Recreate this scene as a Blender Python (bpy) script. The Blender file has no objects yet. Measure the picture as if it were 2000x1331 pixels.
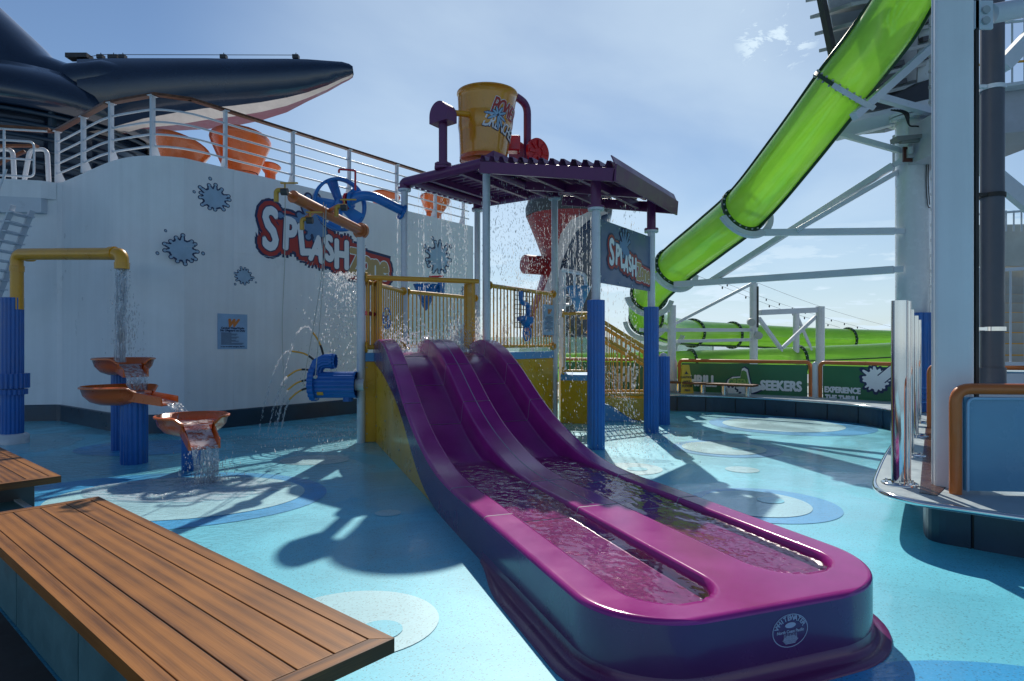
import bpy, math, random
from mathutils import Vector as V, Matrix, noise
random.seed(7)
sc = bpy.context.scene
C = sc.collection
R = math.radians
# ------------------------------------------------------------------ camera, sky, sun, exposure
F, H, HY = 1222.0, 1.7, 673.0          # focal length in photo pixels, eye height, horizon row
cam = bpy.data.cameras.new('camera')
cam.sensor_width = 36; cam.lens = F / 2000 * 36; cam.shift_y = (HY - 665.5) / 2000
cam.clip_start = .05; cam.clip_end = 30000
co = bpy.data.objects.new('camera', cam); C.objects.link(co)
co.location = (0, 0, H); co.rotation_euler = (R(90), 0, 0)
sc.camera = co
SUN_EL, SUN_AZ = 41.0, 2.5             # azimuth measured from +Y towards +X
sd = V((math.sin(R(SUN_AZ)) * math.cos(R(SUN_EL)), math.cos(R(SUN_AZ)) * math.cos(R(SUN_EL)), math.sin(R(SUN_EL))))
sl = bpy.data.lights.new('sun', 'SUN'); sl.energy = 4.4; sl.cycles.is_caustics_light = True; sl.angle = R(.55); sl.color = (1, .93, .83)
so = bpy.data.objects.new('sun', sl); C.objects.link(so); so.location = (0, 40, 40)
so.rotation_euler = sd.to_track_quat('Z', 'Y').to_euler()
wd = bpy.data.worlds.new('World'); sc.world = wd; wd.use_nodes = True
nt = wd.node_tree; nt.nodes.clear()
N = nt.nodes.new; L = nt.links.new
wo = N('ShaderNodeOutputWorld'); bg = N('ShaderNodeBackground'); sk = N('ShaderNodeTexSky')
sk.sky_type = 'NISHITA'; sk.sun_disc = False; sk.sun_elevation = R(SUN_EL); sk.sun_rotation = R(SUN_AZ)
sk.air_density = 1.0; sk.dust_density = .05; sk.ozone_density = 3.6
bg.inputs[1].default_value = .094
tc = N('ShaderNodeTexCoord'); sx = N('ShaderNodeSeparateXYZ'); L(tc.outputs['Generated'], sx.inputs[0])
def wm(op, a, b=None, clamp=False):
    m = N('ShaderNodeMath'); m.operation = op; m.use_clamp = clamp
    for i, v in enumerate((a, b)):
        if v is None: continue
        if isinstance(v, (int, float)): m.inputs[i].default_value = v
        else: L(v, m.inputs[i])
    return m.outputs[0]
zz = wm('MAXIMUM', sx.outputs[2], .02)
cb = N('ShaderNodeCombineXYZ')         # project the sky on a cloud layer
L(wm('DIVIDE', sx.outputs[0], wm('ADD', zz, .12)), cb.inputs[0]); L(wm('DIVIDE', sx.outputs[1], wm('ADD', zz, .12)), cb.inputs[1])
def wn(scale, det, rough, off, dist=0):
    mp = N('ShaderNodeMapping'); mp.inputs['Location'].default_value = off; L(cb.outputs[0], mp.inputs[0])
    n = N('ShaderNodeTexNoise'); n.inputs['Scale'].default_value = scale; n.inputs['Detail'].default_value = det
    n.inputs['Roughness'].default_value = rough; n.inputs['Distortion'].default_value = dist; L(mp.outputs[0], n.inputs[0]); return n.outputs[0]
def wr(v, a, b, c=0., d=1.):
    m = N('ShaderNodeMapRange'); m.interpolation_type = 'SMOOTHSTEP'; L(v, m.inputs[0])
    for i, q in enumerate((a, b, c, d)): m.inputs[i + 1].default_value = q
    return m.outputs[0]
dv = N('ShaderNodeVectorMath'); dv.operation = 'DOT_PRODUCT'; dv.inputs[1].default_value = V((.16, 1, .42)).normalized(); nv = N('ShaderNodeVectorMath'); nv.operation = 'NORMALIZE'; L(tc.outputs['Generated'], nv.inputs[0]); L(nv.outputs[0], dv.inputs[0])
veil = wm('MULTIPLY', wr(wn(.6, 6, .5, (3.1, 1.7, 0), .4), .28, .70, .14, .66), wr(dv.outputs['Value'], .80, .985, .0, 1.))          # thin high veil
puff = wr(wn(2.1, 8, .6, (5.3, 4.4, 0)), .49, .62, 0, .9)              # small cumulus
low = wr(sx.outputs[2], .06, .26, 1., 0.); pm = wm('MULTIPLY', puff, low)
# one small torn cloud high on the right
dn_ = V(((1515 - 1000) / F, 1, (HY - 62) / F)).normalized(); dp = N('ShaderNodeVectorMath'); dp.operation = 'DOT_PRODUCT'; dp.inputs[1].default_value = dn_; nm_ = N('ShaderNodeVectorMath'); nm_.operation = 'NORMALIZE'; L(tc.outputs['Generated'], nm_.inputs[0]); L(nm_.outputs[0], dp.inputs[0])
one = wm('MULTIPLY', wr(dp.outputs['Value'], .9972, .9996), wr(wn(6.5, 9, .68, (2.3, 7.1, 0), .6), .44, .58, 0, 1.))
cl = wm('MAXIMUM', wm('MAXIMUM', veil, pm), one)
hz_ = wr(sx.outputs[2], -.02, .30, .62, 0.)
mx = N('ShaderNodeMix'); mx.data_type = 'RGBA'; L(cl, mx.inputs[0]); L(sk.outputs[0], mx.inputs[6]); mx.inputs[7].default_value = (7.6, 9.3, 10.7, 1)
mh = N('ShaderNodeMix'); mh.data_type = 'RGBA'; L(hz_, mh.inputs[0]); mh.inputs[6].default_value = (1, 1, 1, 1); L(sk.outputs[0], mh.inputs[6]); mh.inputs[7].default_value = (5.6, 7.2, 8.6, 1); L(mh.outputs[2], mx.inputs[6]); L(mx.outputs[2], bg.inputs[0]); L(bg.outputs[0], wo.inputs[0])
sc.view_settings.view_transform = 'Standard'; sc.view_settings.look = 'None'
sc.view_settings.exposure = 0.0; sc.view_settings.gamma = 1; sc.view_settings.use_curve_mapping = False

# ------------------------------------------------------------------ helpers
def at(px, py, Y): return V(((px - 1000) / F * Y, Y, H + (HY - py) / F * Y))
def gr(px, py, z=0.): return at(px, py, F * (H - z) / (py - HY))
MATS = {}
def mat(name, col, rough=.4, metal=0., coat=0., var=.12, vs=3., bump=.0, bs=60., spec=.5, trans=0.):
    if name in MATS: return MATS[name]
    m = bpy.data.materials.new(name); m.use_nodes = True; t = m.node_tree; b = t.nodes['Principled BSDF']; n = t.nodes.new; l = t.links.new
    b.inputs['Roughness'].default_value = rough; b.inputs['Metallic'].default_value = metal
    b.inputs['Coat Weight'].default_value = coat; b.inputs['Coat Roughness'].default_value = .06
    b.inputs['Specular IOR Level'].default_value = spec
    c = n('ShaderNodeTexCoord'); o = n('ShaderNodeObjectInfo')
    ad = n('ShaderNodeVectorMath'); ad.operation = 'ADD'; l(c.outputs['Object'], ad.inputs[0]); l(o.outputs['Random'], ad.inputs[1])
    z = n('ShaderNodeTexNoise'); z.inputs['Scale'].default_value = vs; z.inputs['Detail'].default_value = 6; z.inputs['Roughness'].default_value = .62
    l(ad.outputs[0], z.inputs[0])
    r = n('ShaderNodeMapRange'); r.inputs[1].default_value = .3; r.inputs[2].default_value = .7; r.inputs[3].default_value = 1 - var; r.inputs[4].default_value = 1 + var
    l(z.outputs[0], r.inputs[0])
    mm = n('ShaderNodeVectorMath'); mm.operation = 'SCALE'; mm.inputs[0].default_value = col; l(r.outputs[0], mm.inputs['Scale'])
    l(mm.outputs[0], b.inputs['Base Color'])
    r2 = n('ShaderNodeMapRange'); r2.inputs[1].default_value = .3; r2.inputs[2].default_value = .7; r2.inputs[3].default_value = rough * .75; r2.inputs[4].default_value = min(1, rough * 1.35)
    l(z.outputs[0], r2.inputs[0]); l(r2.outputs[0], b.inputs['Roughness'])
    if bump:
        z2 = n('ShaderNodeTexNoise'); z2.inputs['Scale'].default_value = bs; z2.inputs['Detail'].default_value = 3; l(ad.outputs[0], z2.inputs[0])
        bp = n('ShaderNodeBump'); bp.inputs['Strength'].default_value = bump; bp.inputs['Distance'].default_value = .01; l(z2.outputs[0], bp.inputs['Height']); l(bp.outputs[0], b.inputs['Normal'])
    MATS[name] = m; return m
ORG = {}
class MB:
    def __init__(s): s.v = []; s.f = []; s.sm = []
    def add(s, vs, fs, smooth=False):
        k = len(s.v); s.v += [V(p) for p in vs]; s.f += [tuple(i + k for i in f) for f in fs]; s.sm += [smooth] * len(fs); return s
    def box(s, c, d, rz=0., M=None):
        c = V(c); x, y, z = d[0] / 2, d[1] / 2, d[2] / 2; m = M or Matrix.Rotation(rz, 3, 'Z')
        vs = [c + m @ V((a * x, b * y, e * z)) for a in (-1, 1) for b in (-1, 1) for e in (-1, 1)]
        return s.add(vs, [(0, 1, 3, 2), (4, 6, 7, 5), (0, 4, 5, 1), (2, 3, 7, 6), (0, 2, 6, 4), (1, 5, 7, 3)])
    def beam(s, a, b, w, h, up=V((0, 0, 1))):
        a, b = V(a), V(b); d = b - a; ln = d.length; d.normalize(); x = d.cross(up)
        if x.length < 1e-4: x = V((1, 0, 0))
        x.normalize(); y = x.cross(d); M = Matrix((x, y, d)).transposed()
        return s.box((a + b) / 2, (w, h, ln), M=M)
    def loft(s, rings, smooth=True, closed=True, caps=False):
        n = len(rings[0]); k = []; fs = []
        for r in rings: k += r
        for i in range(len(rings) - 1):
            for j in range(n if closed else n - 1):
                j2 = (j + 1) % n; fs.append((i * n + j, i * n + j2, (i + 1) * n + j2, (i + 1) * n + j))
        s.add(k, fs, smooth)
        if caps: s.add(rings[0], [tuple(range(n))[::-1]]); s.add(rings[-1], [tuple(range(n))])
        return s
    def tube(s, pts, r, n=16, caps=True, ribs=0, amp=.0, smooth=True, rot=0.):
        pts = [V(p) for p in pts]; rs = r if isinstance(r, (list, tuple)) else [r] * len(pts)
        t = [(pts[min(i + 1, len(pts) - 1)] - pts[max(i - 1, 0)]).normalized() for i in range(len(pts))]
        x = t[0].orthogonal().normalized(); rings = []
        if abs(t[0].z) > .99: x = V((1, 0, 0))
        for i, p in enumerate(pts):
            x = (x - t[i] * x.dot(t[i])).normalized(); y = t[i].cross(x); ring = []
            for j in range(n):
                a = 2 * math.pi * j / n + rot; q = rs[i]
                if ribs: q *= 1 + amp * (abs(math.cos(a * ribs / 2)) ** .7 * 2 - 1)
                ring.append(p + x * math.cos(a) * q + y * math.sin(a) * q)
            rings.append(ring)
        return s.loft(rings, smooth, True, caps)
    def lathe(s, c, prof, n=24, ax=V((0, 0, 1)), smooth=True, a0=0., a1=2 * math.pi):
        c = V(c); ax = V(ax).normalized(); x = ax.orthogonal().normalized() if abs(ax.z) < .99 else V((1, 0, 0)); y = ax.cross(x); full = abs(a1 - a0 - 2 * math.pi) < 1e-6
        m = n if full else n + 1; rings = []
        for r, h in prof:
            rings.append([c + ax * h + (x * math.cos(a0 + (a1 - a0) * j / n) + y * math.sin(a0 + (a1 - a0) * j / n)) * r for j in range(m)])
        return s.loft(rings, smooth, full)
    def disc(s, c, ax, r, th, n=20, bolts=0, br=.008):
        c = V(c); ax = V(ax).normalized(); s.tube([c - ax * th / 2, c + ax * th / 2], r, n)
        if bolts:
            x = ax.orthogonal().normalized(); y = ax.cross(x)
            for k in range(bolts):
                a = 2 * math.pi * k / bolts; p = c + (x * math.cos(a) + y * math.sin(a)) * r * .82
                s.tube([p - ax * (th / 2 + .014), p + ax * (th / 2 + .014)], br, 6)
        return s
    def prism(s, poly, vec):
        vec = V(vec); p = [V(q) for q in poly]; n = len(p)
        s.add(p, [tuple(range(n))]); s.add([q + vec for q in p], [tuple(range(n))[::-1]])
        for i in range(n):
            a, b = p[i], p[(i + 1) % n]; s.add([a, a + vec, b + vec, b], [(0, 1, 2, 3)])
        return s
    def build(s, name, m, parent=None, bevel=0., local=False):
        me = bpy.data.meshes.new(name); o0 = V((0, 0, 0))
        if parent is not None and not local: o0 = ORG.get(parent.name, V((0, 0, 0)))
        me.from_pydata([tuple(q - o0) for q in s.v], [], s.f)
        for p, q in zip(me.polygons, s.sm): p.use_smooth = q
        me.materials.append(m); me.validate(); o = bpy.data.objects.new(name, me); C.objects.link(o)
        if name in ('bolt', 'bolt_head', 'rivet', 'bulbs', 'bolt_row', 'nut'): o['kind'] = 'stuff'
        if parent is not None: o.parent = parent; ORG[o.name] = o0
        if bevel:
            b = o.modifiers.new('bevel', 'BEVEL'); b.width = bevel; b.segments = 2; b.limit_method = 'ANGLE'
        return o
def tag(o, label=None, cat=None, group=None, kind=None):
    if label: o['label'] = label
    if cat: o['category'] = cat
    if group: o['group'] = group
    if kind: o['kind'] = kind
    return o
def thing(name, label, cat, loc, group=None, rz=0.):
    o = bpy.data.objects.new(name, None); C.objects.link(o); o.location = loc; o.rotation_euler = (0, 0, rz); o.empty_display_size = .2
    ORG[o.name] = V(loc); return tag(o, label, cat, group)
def inst(src, name, parent, loc, rot=None, scale=None):
    o = bpy.data.objects.new(name, src); C.objects.link(o); o.parent = parent; o.location = V(loc) - ORG.get(parent.name, V((0, 0, 0)))
    if rot: o.rotation_euler = rot
    if scale: o.scale = scale
    ORG[o.name] = V(loc); return o
def copy_tree(o, parent=None):
    c = o.copy(); C.objects.link(c); c.parent = parent
    for ch in [q for q in o.children]: copy_tree(ch, c)
    return c
def rawmesh(mb, name, m):
    me = bpy.data.meshes.new(name); me.from_pydata([tuple(q) for q in mb.v], [], mb.f)
    for p, q in zip(me.polygons, mb.sm): p.use_smooth = q
    me.materials.append(m); return me
def spl(pts, n=8, closed=False):
    p = [V(q) for q in pts]; o = []; m = len(p)
    for i in range(m if closed else m - 1):
        if closed: a, b, c, d = p[i - 1], p[i], p[(i + 1) % m], p[(i + 2) % m]
        else: a, b, c, d = p[max(i - 1, 0)], p[i], p[i + 1], p[min(i + 2, m - 1)]
        for k in range(n):
            t = k / n; o.append(.5 * ((2 * b) + (c - a) * t + (2 * a - 5 * b + 4 * c - d) * t * t + (3 * b - a - 3 * c + d) * t ** 3))
    if not closed: o.append(p[-1])
    return o
def fillet(pts, r, n=6):
    p = [V(q) for q in pts]; o = [p[0]]
    for i in range(1, len(p) - 1):
        a = (p[i - 1] - p[i]); b = (p[i + 1] - p[i]); q = min(r, a.length * .49, b.length * .49); a = p[i] + a.normalized() * q; b = p[i] + b.normalized() * q
        for k in range(n + 1): t = k / n; o.append(a * (1 - t) ** 2 + p[i] * 2 * t * (1 - t) + b * t * t)
    return o + [p[-1]]
def interp(tab, x):
    if x <= tab[0][0]: return tab[0][1]
    for i in range(len(tab) - 1):
        if x <= tab[i + 1][0]:
            t = (x - tab[i][0]) / (tab[i + 1][0] - tab[i][0]); y0, y1 = tab[i][1], tab[i + 1][1]
            m0 = (y1 - tab[i - 1][1]) / (tab[i + 1][0] - tab[i - 1][0]) if i > 0 else 0
            m1 = (tab[i + 2][1] - y0) / (tab[i + 2][0] - tab[i][0]) if i + 2 < len(tab) else 0
            d = tab[i + 1][0] - tab[i][0]
            return y0 * (2 * t ** 3 - 3 * t * t + 1) + m0 * d * (t ** 3 - 2 * t * t + t) + y1 * (-2 * t ** 3 + 3 * t * t) + m1 * d * (t ** 3 - t * t)
    return tab[-1][1]
def sstep(a, b, x): t = max(0, min(1, (x - a) / (b - a))); return t * t * (3 - 2 * t)
TXT = {}
def text2d(s, size=1., shear=0., sx=1.):
    k = (s, size, shear, sx)
    if k in TXT: return TXT[k]
    cu = bpy.data.curves.new('t', 'FONT'); cu.body = s; cu.size = size; cu.shear = shear; cu.resolution_u = 3; cu.align_x = 'CENTER'; cu.align_y = 'CENTER'
    o = bpy.data.objects.new('t', cu); C.objects.link(o); bpy.context.view_layer.update()
    dg = bpy.context.evaluated_depsgraph_get(); me = bpy.data.meshes.new_from_object(o.evaluated_get(dg))
    r = ([(v.co.x * sx, v.co.y) for v in me.vertices], [tuple(p.vertices) for p in me.polygons])
    bpy.data.objects.remove(o); bpy.data.curves.remove(cu); bpy.data.meshes.remove(me); TXT[k] = r; return r
def put2d(mb, shape, mp, off=(0, 0), rot=0., lift=0., fat=0., nf=8, sy=1.):
    """2-D print laid on a surface through mp(s,t,lift); fat = stroke widening made of shifted copies"""
    vs, fs = shape; cr, sr = math.cos(rot), math.sin(rot)
    for k in range(nf + 1 if fat else 1):
        dx = dy = 0
        if k: dx, dy = fat * math.cos(6.2832 * k / nf), fat * math.sin(6.2832 * k / nf)
        mb.add([mp(off[0] + x * cr - y * sy * sr + dx, off[1] + x * sr + y * sy * cr + dy, lift + k * .00012) for x, y in vs], fs)
def splat2d(r, n, seed, spike=.45, up=0.):
    rn = random.Random(seed); A = []; m = 144
    arms = [((k + rn.uniform(-.25, .25)) / n * 6.2832, rn.uniform(.25, 1.) * spike, rn.uniform(.09, .15)) for k in range(n)]
    for i in range(m):
        a = 6.2832 * i / m; q = .72
        for c, h, w in arms:
            d = abs((a - c + math.pi) % 6.2832 - math.pi); e = (1 + up * max(0, math.sin(c)))
            q += h * e * math.exp(-(d / w) ** 4) * .6
        A.append((math.cos(a) * q * r, math.sin(a) * q * r))
    vs = [(0, 0)] + A; return (vs, [(0, i + 1, (i + 1) % m + 1) for i in range(m)]), arms
def disc2d(rx, ry, n=32): return ([(math.cos(6.2832 * i / n) * rx, math.sin(6.2832 * i / n) * ry) for i in range(n)], [tuple(range(n))])
def rect2d(w, h): return ([(-w / 2, -h / 2), (w / 2, -h / 2), (w / 2, h / 2), (-w / 2, h / 2)], [(0, 1, 2, 3)])
def plane_map(o, xd, yd):
    xd, yd = V(xd).normalized(), V(yd).normalized(); n = xd.cross(yd); o = V(o)
    return lambda s, t, l: o + xd * s + yd * t + n * l

# ------------------------------------------------------------------ materials
white = mat('white_paint', (.58, .63, .69), .33, var=.06, vs=2, bump=.05)
postw = mat('post_white', (.60, .64, .68), .25, var=.05, coat=.4)
wallw = mat('wall_white', (.80, .82, .84), .34, var=.05, vs=1.2)
def _streaks(m):
    t = m.node_tree; n = t.nodes.new; l = t.links.new; b = t.nodes['Principled BSDF']; c = n('ShaderNodeTexCoord'); mp = n('ShaderNodeMapping'); mp.inputs['Scale'].default_value = (3.2, 3.2, .16); l(c.outputs['Object'], mp.inputs[0])
    z = n('ShaderNodeTexNoise'); z.inputs['Scale'].default_value = 1.6; z.inputs['Detail'].default_value = 7; z.inputs['Roughness'].default_value = .62; l(mp.outputs[0], z.inputs[0])
    r = n('ShaderNodeMapRange'); r.inputs[1].default_value = .38; r.inputs[2].default_value = .62; r.inputs[3].default_value = .95; r.inputs[4].default_value = 1.01; l(z.outputs[0], r.inputs[0])
    old = b.inputs['Base Color'].links[0].from_socket; s = n('ShaderNodeVectorMath'); s.operation = 'SCALE'; l(old, s.inputs[0]); l(r.outputs[0], s.inputs['Scale']); l(s.outputs[0], b.inputs['Base Color'])
    w = n('ShaderNodeTexNoise'); w.inputs['Scale'].default_value = .9; w.inputs['Detail'].default_value = 2; l(c.outputs['Object'], w.inputs[0]); bp = n('ShaderNodeBump'); bp.inputs['Strength'].default_value = .55; bp.inputs['Distance'].default_value = .05; l(w.outputs[0], bp.inputs['Height']); l(bp.outputs[0], b.inputs['Normal'])
_streaks(wallw)
purple = mat('purple_steel', (.14, .025, .115), .38, coat=.1, var=.15)
yellow = mat('yellow_paint', (.72, .34, .015), .33, coat=.3, var=.12)
ypanel = mat('yellow_panel', (.72, .38, .015), .3, coat=.3, var=.1)
blue = mat('blue_rib', (.008, .13, .46), .38, coat=.15, var=.12)
cyanb = mat('bright_blue', (.01, .17, .52), .3, coat=.4)
lblue = mat('light_blue', (.10, .33, .62), .4)
orange = mat('orange_fibreglass', (.64, .12, .012), .28, coat=.5, var=.05)
opipe = mat('orange_steel', (.52, .15, .045), .35, coat=.3)
oframe = mat('orange_frame', (.55, .14, .02), .35, coat=.3)
red = mat('red_plastic', (.62, .012, .02), .25, coat=.5)
chrome = mat('chrome', (.72, .72, .72), .08, 1., var=.04)
brass = mat('brass', (.50, .30, .05), .35, .3)
dark = mat('dark_metal', (.05, .05, .055), .5)
black = mat('black_rubber', (.015, .015, .015), .5)
grey = mat('grey_steel', (.38, .41, .42), .45, var=.1)
lgrey = mat('joint_grey', (.35, .30, .38), .6)
pipeg = mat('grey_pipe', (.065, .075, .10), .42)
navy = mat('navy_paint', (.008, .022, .05), .22, coat=.6, var=.25, vs=.5)
navys = mat('navy_slat', (.008, .03, .055), .4)
teal = mat('dark_teal_tile', (.018, .05, .085), .35, var=.25)
rust = mat('ship_red', (.28, .02, .025), .35)
cream = mat('ship_white', (.62, .58, .55), .4)
fgrey = mat('funnel_top', (.055, .06, .06), .5)
panelb = mat('blue_panel', (.12, .32, .50), .25, var=.05, coat=.3)
bgreen = mat('banner_green', (.03, .17, .075), .35, var=.06)
prw = mat('print_white', (.80, .83, .85), .45, var=.03)
prn = mat('print_navy', (.012, .03, .10), .45)
prr = mat('print_red', (.42, .035, .03), .45)
prg = mat('print_olive', (.46, .31, .13), .45)
prb = mat('print_blue', (.12, .24, .42), .45)
prl = mat('print_lightblue', (.30, .52, .72), .45)
prk = mat('print_dark', (.03, .04, .05), .5)
pro = mat('print_orange', (.65, .20, .04), .45)
signb = mat('sign_blue', (.075, .12, .23), .4, coat=.1, var=.1)
wsign = mat('wall_sign_blue', (.28, .45, .66), .4)
rope = mat('rope', (.45, .45, .42), .7)

def wood_mat(name, base, dk):
    m = bpy.data.materials.new(name); m.use_nodes = True; t = m.node_tree; b = t.nodes['Principled BSDF']; n = t.nodes.new; l = t.links.new
    c = n('ShaderNodeTexCoord'); o = n('ShaderNodeObjectInfo'); mp = n('ShaderNodeMapping'); mp.inputs['Scale'].default_value = (.45, 20, 20)
    ml = n('ShaderNodeMath'); ml.operation = 'MULTIPLY'; ml.inputs[1].default_value = 37; l(o.outputs['Random'], ml.inputs[0])
    cx = n('ShaderNodeCombineXYZ'); l(ml.outputs[0], cx.inputs[0]); l(ml.outputs[0], cx.inputs[1])
    ad = n('ShaderNodeVectorMath'); ad.operation = 'ADD'; l(c.outputs['Object'], ad.inputs[0]); l(cx.outputs[0], ad.inputs[1]); l(ad.outputs[0], mp.inputs[0])
    z = n('ShaderNodeTexNoise'); z.inputs['Scale'].default_value = 1.3; z.inputs['Detail'].default_value = 8; z.inputs['Roughness'].default_value = .6; z.inputs['Distortion'].default_value = .35; l(mp.outputs[0], z.inputs[0])
    w = n('ShaderNodeTexWave'); w.bands_direction = 'Y'; w.inputs['Scale'].default_value = .22; w.inputs['Distortion'].default_value = 6; w.inputs['Detail'].default_value = 4; w.inputs['Detail Scale'].default_value = .8; l(mp.outputs[0], w.inputs[0])
    mp2 = n('ShaderNodeMapping'); mp2.inputs['Scale'].default_value = (4, 160, 160); l(ad.outputs[0], mp2.inputs[0])
    z2 = n('ShaderNodeTexNoise'); z2.inputs['Scale'].default_value = 1.; z2.inputs['Detail'].default_value = 3; l(mp2.outputs[0], z2.inputs[0])
    z3 = n('ShaderNodeTexNoise'); z3.inputs['Scale'].default_value = 2.2; z3.inputs['Detail'].default_value = 3; l(ad.outputs[0], z3.inputs[0])
    def mth(op, a, b_):
        q = n('ShaderNodeMath'); q.operation = op
        for i, v in enumerate((a, b_)):
            if isinstance(v, (int, float)): q.inputs[i].default_value = v
            else: l(v, q.inputs[i])
        return q.outputs[0]
    f = mth('ADD', mth('MULTIPLY', w.outputs[1], .26), mth('MULTIPLY', z.outputs[0], .5)); f = mth('ADD', f, mth('MULTIPLY', z2.outputs[0], .35)); f = mth('ADD', f, mth('MULTIPLY', z3.outputs[0], .5)); f = mth('ADD', f, mth('MULTIPLY', o.outputs['Random'], .32))
    r = n('ShaderNodeMapRange'); r.inputs[1].default_value = .72; r.inputs[2].default_value = 1.22; l(f, r.inputs[0])
    cr = n('ShaderNodeValToRGB'); cr.color_ramp.elements[0].color = (*dk, 1); cr.color_ramp.elements[1].color = (*base, 1); e = cr.color_ramp.elements.new(.5); e.color = tuple((a * .55 + b_ * .45) for a, b_ in zip(base, dk)) + (1,)
    l(r.outputs[0], cr.inputs[0]); l(cr.outputs[0], b.inputs['Base Color'])
    b.inputs['Roughness'].default_value = .5; b.inputs['Specular IOR Level'].default_value = .3; b.inputs['Coat Weight'].default_value = .12; b.inputs['Coat Roughness'].default_value = .25
    bp = n('ShaderNodeBump'); bp.inputs['Strength'].default_value = .15; bp.inputs['Distance'].default_value = .004; l(z2.outputs[0], bp.inputs['Height']); l(bp.outputs[0], b.inputs['Normal'])
    MATS[name] = m; return m
teak = wood_mat('teak', (.345, .135, .025), (.085, .028, .006))
bucketm = mat('bucket_yellow', (.68, .29, .010), .25, coat=.7, var=.1, vs=1.2)
cap = wood_mat('handrail_wood', (.20, .075, .03), (.09, .03, .012))

def floor_mat(name, col, ripple=1., spk=.5):
    """wet rubber play floor: speckled granules under a thin rippled film of water"""
    m = bpy.data.materials.new(name); m.use_nodes = True; t = m.node_tree; b = t.nodes['Principled BSDF']; n = t.nodes.new; l = t.links.new
    c = n('ShaderNodeTexCoord')
    v = n('ShaderNodeTexVoronoi'); v.inputs['Scale'].default_value = 120; l(c.outputs['Object'], v.inputs[0])
    z = n('ShaderNodeTexNoise'); z.inputs['Scale'].default_value = .9; z.inputs['Detail'].default_value = 6; l(c.outputs['Object'], z.inputs[0])
    sp = n('ShaderNodeSeparateColor'); l(v.outputs['Color'], sp.inputs[0])
    cr = n('ShaderNodeValToRGB'); cr.color_ramp.interpolation = 'CONSTANT'; e = cr.color_ramp.elements
    e[0].position = 0; e[0].color = (*[q * (1 - spk) for q in col], 1); e[1].position = .07; e[1].color = (*col, 1)
    q = e.new(.55); q.color = (*[min(1, x * 1.07) for x in col], 1); q = e.new(.93); q.color = (*[min(.9, x + .12 * spk) for x in col], 1)
    l(sp.outputs[0], cr.inputs[0])
    r = n('ShaderNodeMapRange'); r.inputs[1].default_value = .3; r.inputs[2].default_value = .7; r.inputs[3].default_value = .86; r.inputs[4].default_value = 1.1; l(z.outputs[0], r.inputs[0])
    s = n('ShaderNodeVectorMath'); s.operation = 'SCALE'; l(cr.outputs[0], s.inputs[0]); l(r.outputs[0], s.inputs['Scale']); l(s.outputs[0], b.inputs['Base Color'])
    b.inputs['Roughness'].default_value = .5
    pz = n('ShaderNodeTexNoise'); pz.inputs['Scale'].default_value = .75; pz.inputs['Detail'].default_value = 5; pz.inputs['Roughness'].default_value = .6; pz.inputs['Distortion'].default_value = .8; l(c.outputs['Object'], pz.inputs[0])
    pr_ = n('ShaderNodeMapRange'); pr_.inputs[1].default_value = .40; pr_.inputs[2].default_value = .52; pr_.inputs[3].default_value = .35; pr_.inputs[4].default_value = 1.; l(pz.outputs[0], pr_.inputs[0]); l(pr_.outputs[0], b.inputs['Coat Weight'])
    b.inputs['Coat Roughness'].default_value = .04; b.inputs['Coat IOR'].default_value = 1.33
    # ripples: strongest on the flooded left part
    mp = n('ShaderNodeMapping'); mp.inputs['Scale'].default_value = (1, 1.5, 1); l(c.outputs['Object'], mp.inputs[0])
    w1 = n('ShaderNodeTexNoise'); w1.inputs['Scale'].default_value = 5.5; w1.inputs['Detail'].default_value = 4; w1.inputs['Distortion'].default_value = 1.2; l(mp.outputs[0], w1.inputs[0])
    w2 = n('ShaderNodeTexNoise'); w2.inputs['Scale'].default_value = 24; w2.inputs['Detail'].default_value = 3; l(mp.outputs[0], w2.inputs[0])
    aa = n('ShaderNodeMath'); aa.operation = 'MULTIPLY_ADD'; aa.inputs[1].default_value = .28; l(w2.outputs[0], aa.inputs[0]); l(w1.outputs[0], aa.inputs[2])
    sx = n('ShaderNodeSeparateXYZ'); l(c.outputs['Object'], sx.inputs[0])
    mr = n('ShaderNodeMapRange'); mr.inputs[1].default_value = -3.6; mr.inputs[2].default_value = -1.5; mr.inputs[3].default_value = .55 * ripple; mr.inputs[4].default_value = .07 * ripple; l(sx.outputs[0], mr.inputs[0])
    bp = n('ShaderNodeBump'); bp.inputs['Distance'].default_value = .05; l(mr.outputs[0], bp.inputs['Strength']); l(aa.outputs[0], bp.inputs['Height']); l(bp.outputs[0], b.inputs['Coat Normal'])
    MATS[name] = m; return m
f_aqua = floor_mat('floor_aqua', (.12, .60, .75), 1., .35); f_blue = floor_mat('floor_blue', (.018, .36, .70), 1., .35); f_pale = floor_mat('floor_pale', (.37, .68, .74), 1., .3)

def slide_mat():
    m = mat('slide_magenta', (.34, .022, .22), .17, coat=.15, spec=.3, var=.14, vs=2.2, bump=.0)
    t = m.node_tree; n = t.nodes.new; l = t.links.new; b = t.nodes['Principled BSDF']; c = n('ShaderNodeTexCoord')
    z = n('ShaderNodeTexNoise'); z.inputs['Scale'].default_value = 16; z.inputs['Detail'].default_value = 4; z.inputs['Distortion'].default_value = 1.; l(c.outputs['Object'], z.inputs[0])
    bp = n('ShaderNodeBump'); bp.inputs['Strength'].default_value = .3; bp.inputs['Distance'].default_value = .012; l(z.outputs[0], bp.inputs['Height']); l(bp.outputs[0], b.inputs['Coat Normal'])
    z2 = n('ShaderNodeTexNoise'); z2.inputs['Scale'].default_value = 300; l(c.outputs['Object'], z2.inputs[0])
    b2 = n('ShaderNodeBump'); b2.inputs['Strength'].default_value = .05; b2.inputs['Distance'].default_value = .003; l(z2.outputs[0], b2.inputs['Height']); l(b2.outputs[0], b.inputs['Normal'])
    return m
magenta = slide_mat()
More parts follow.
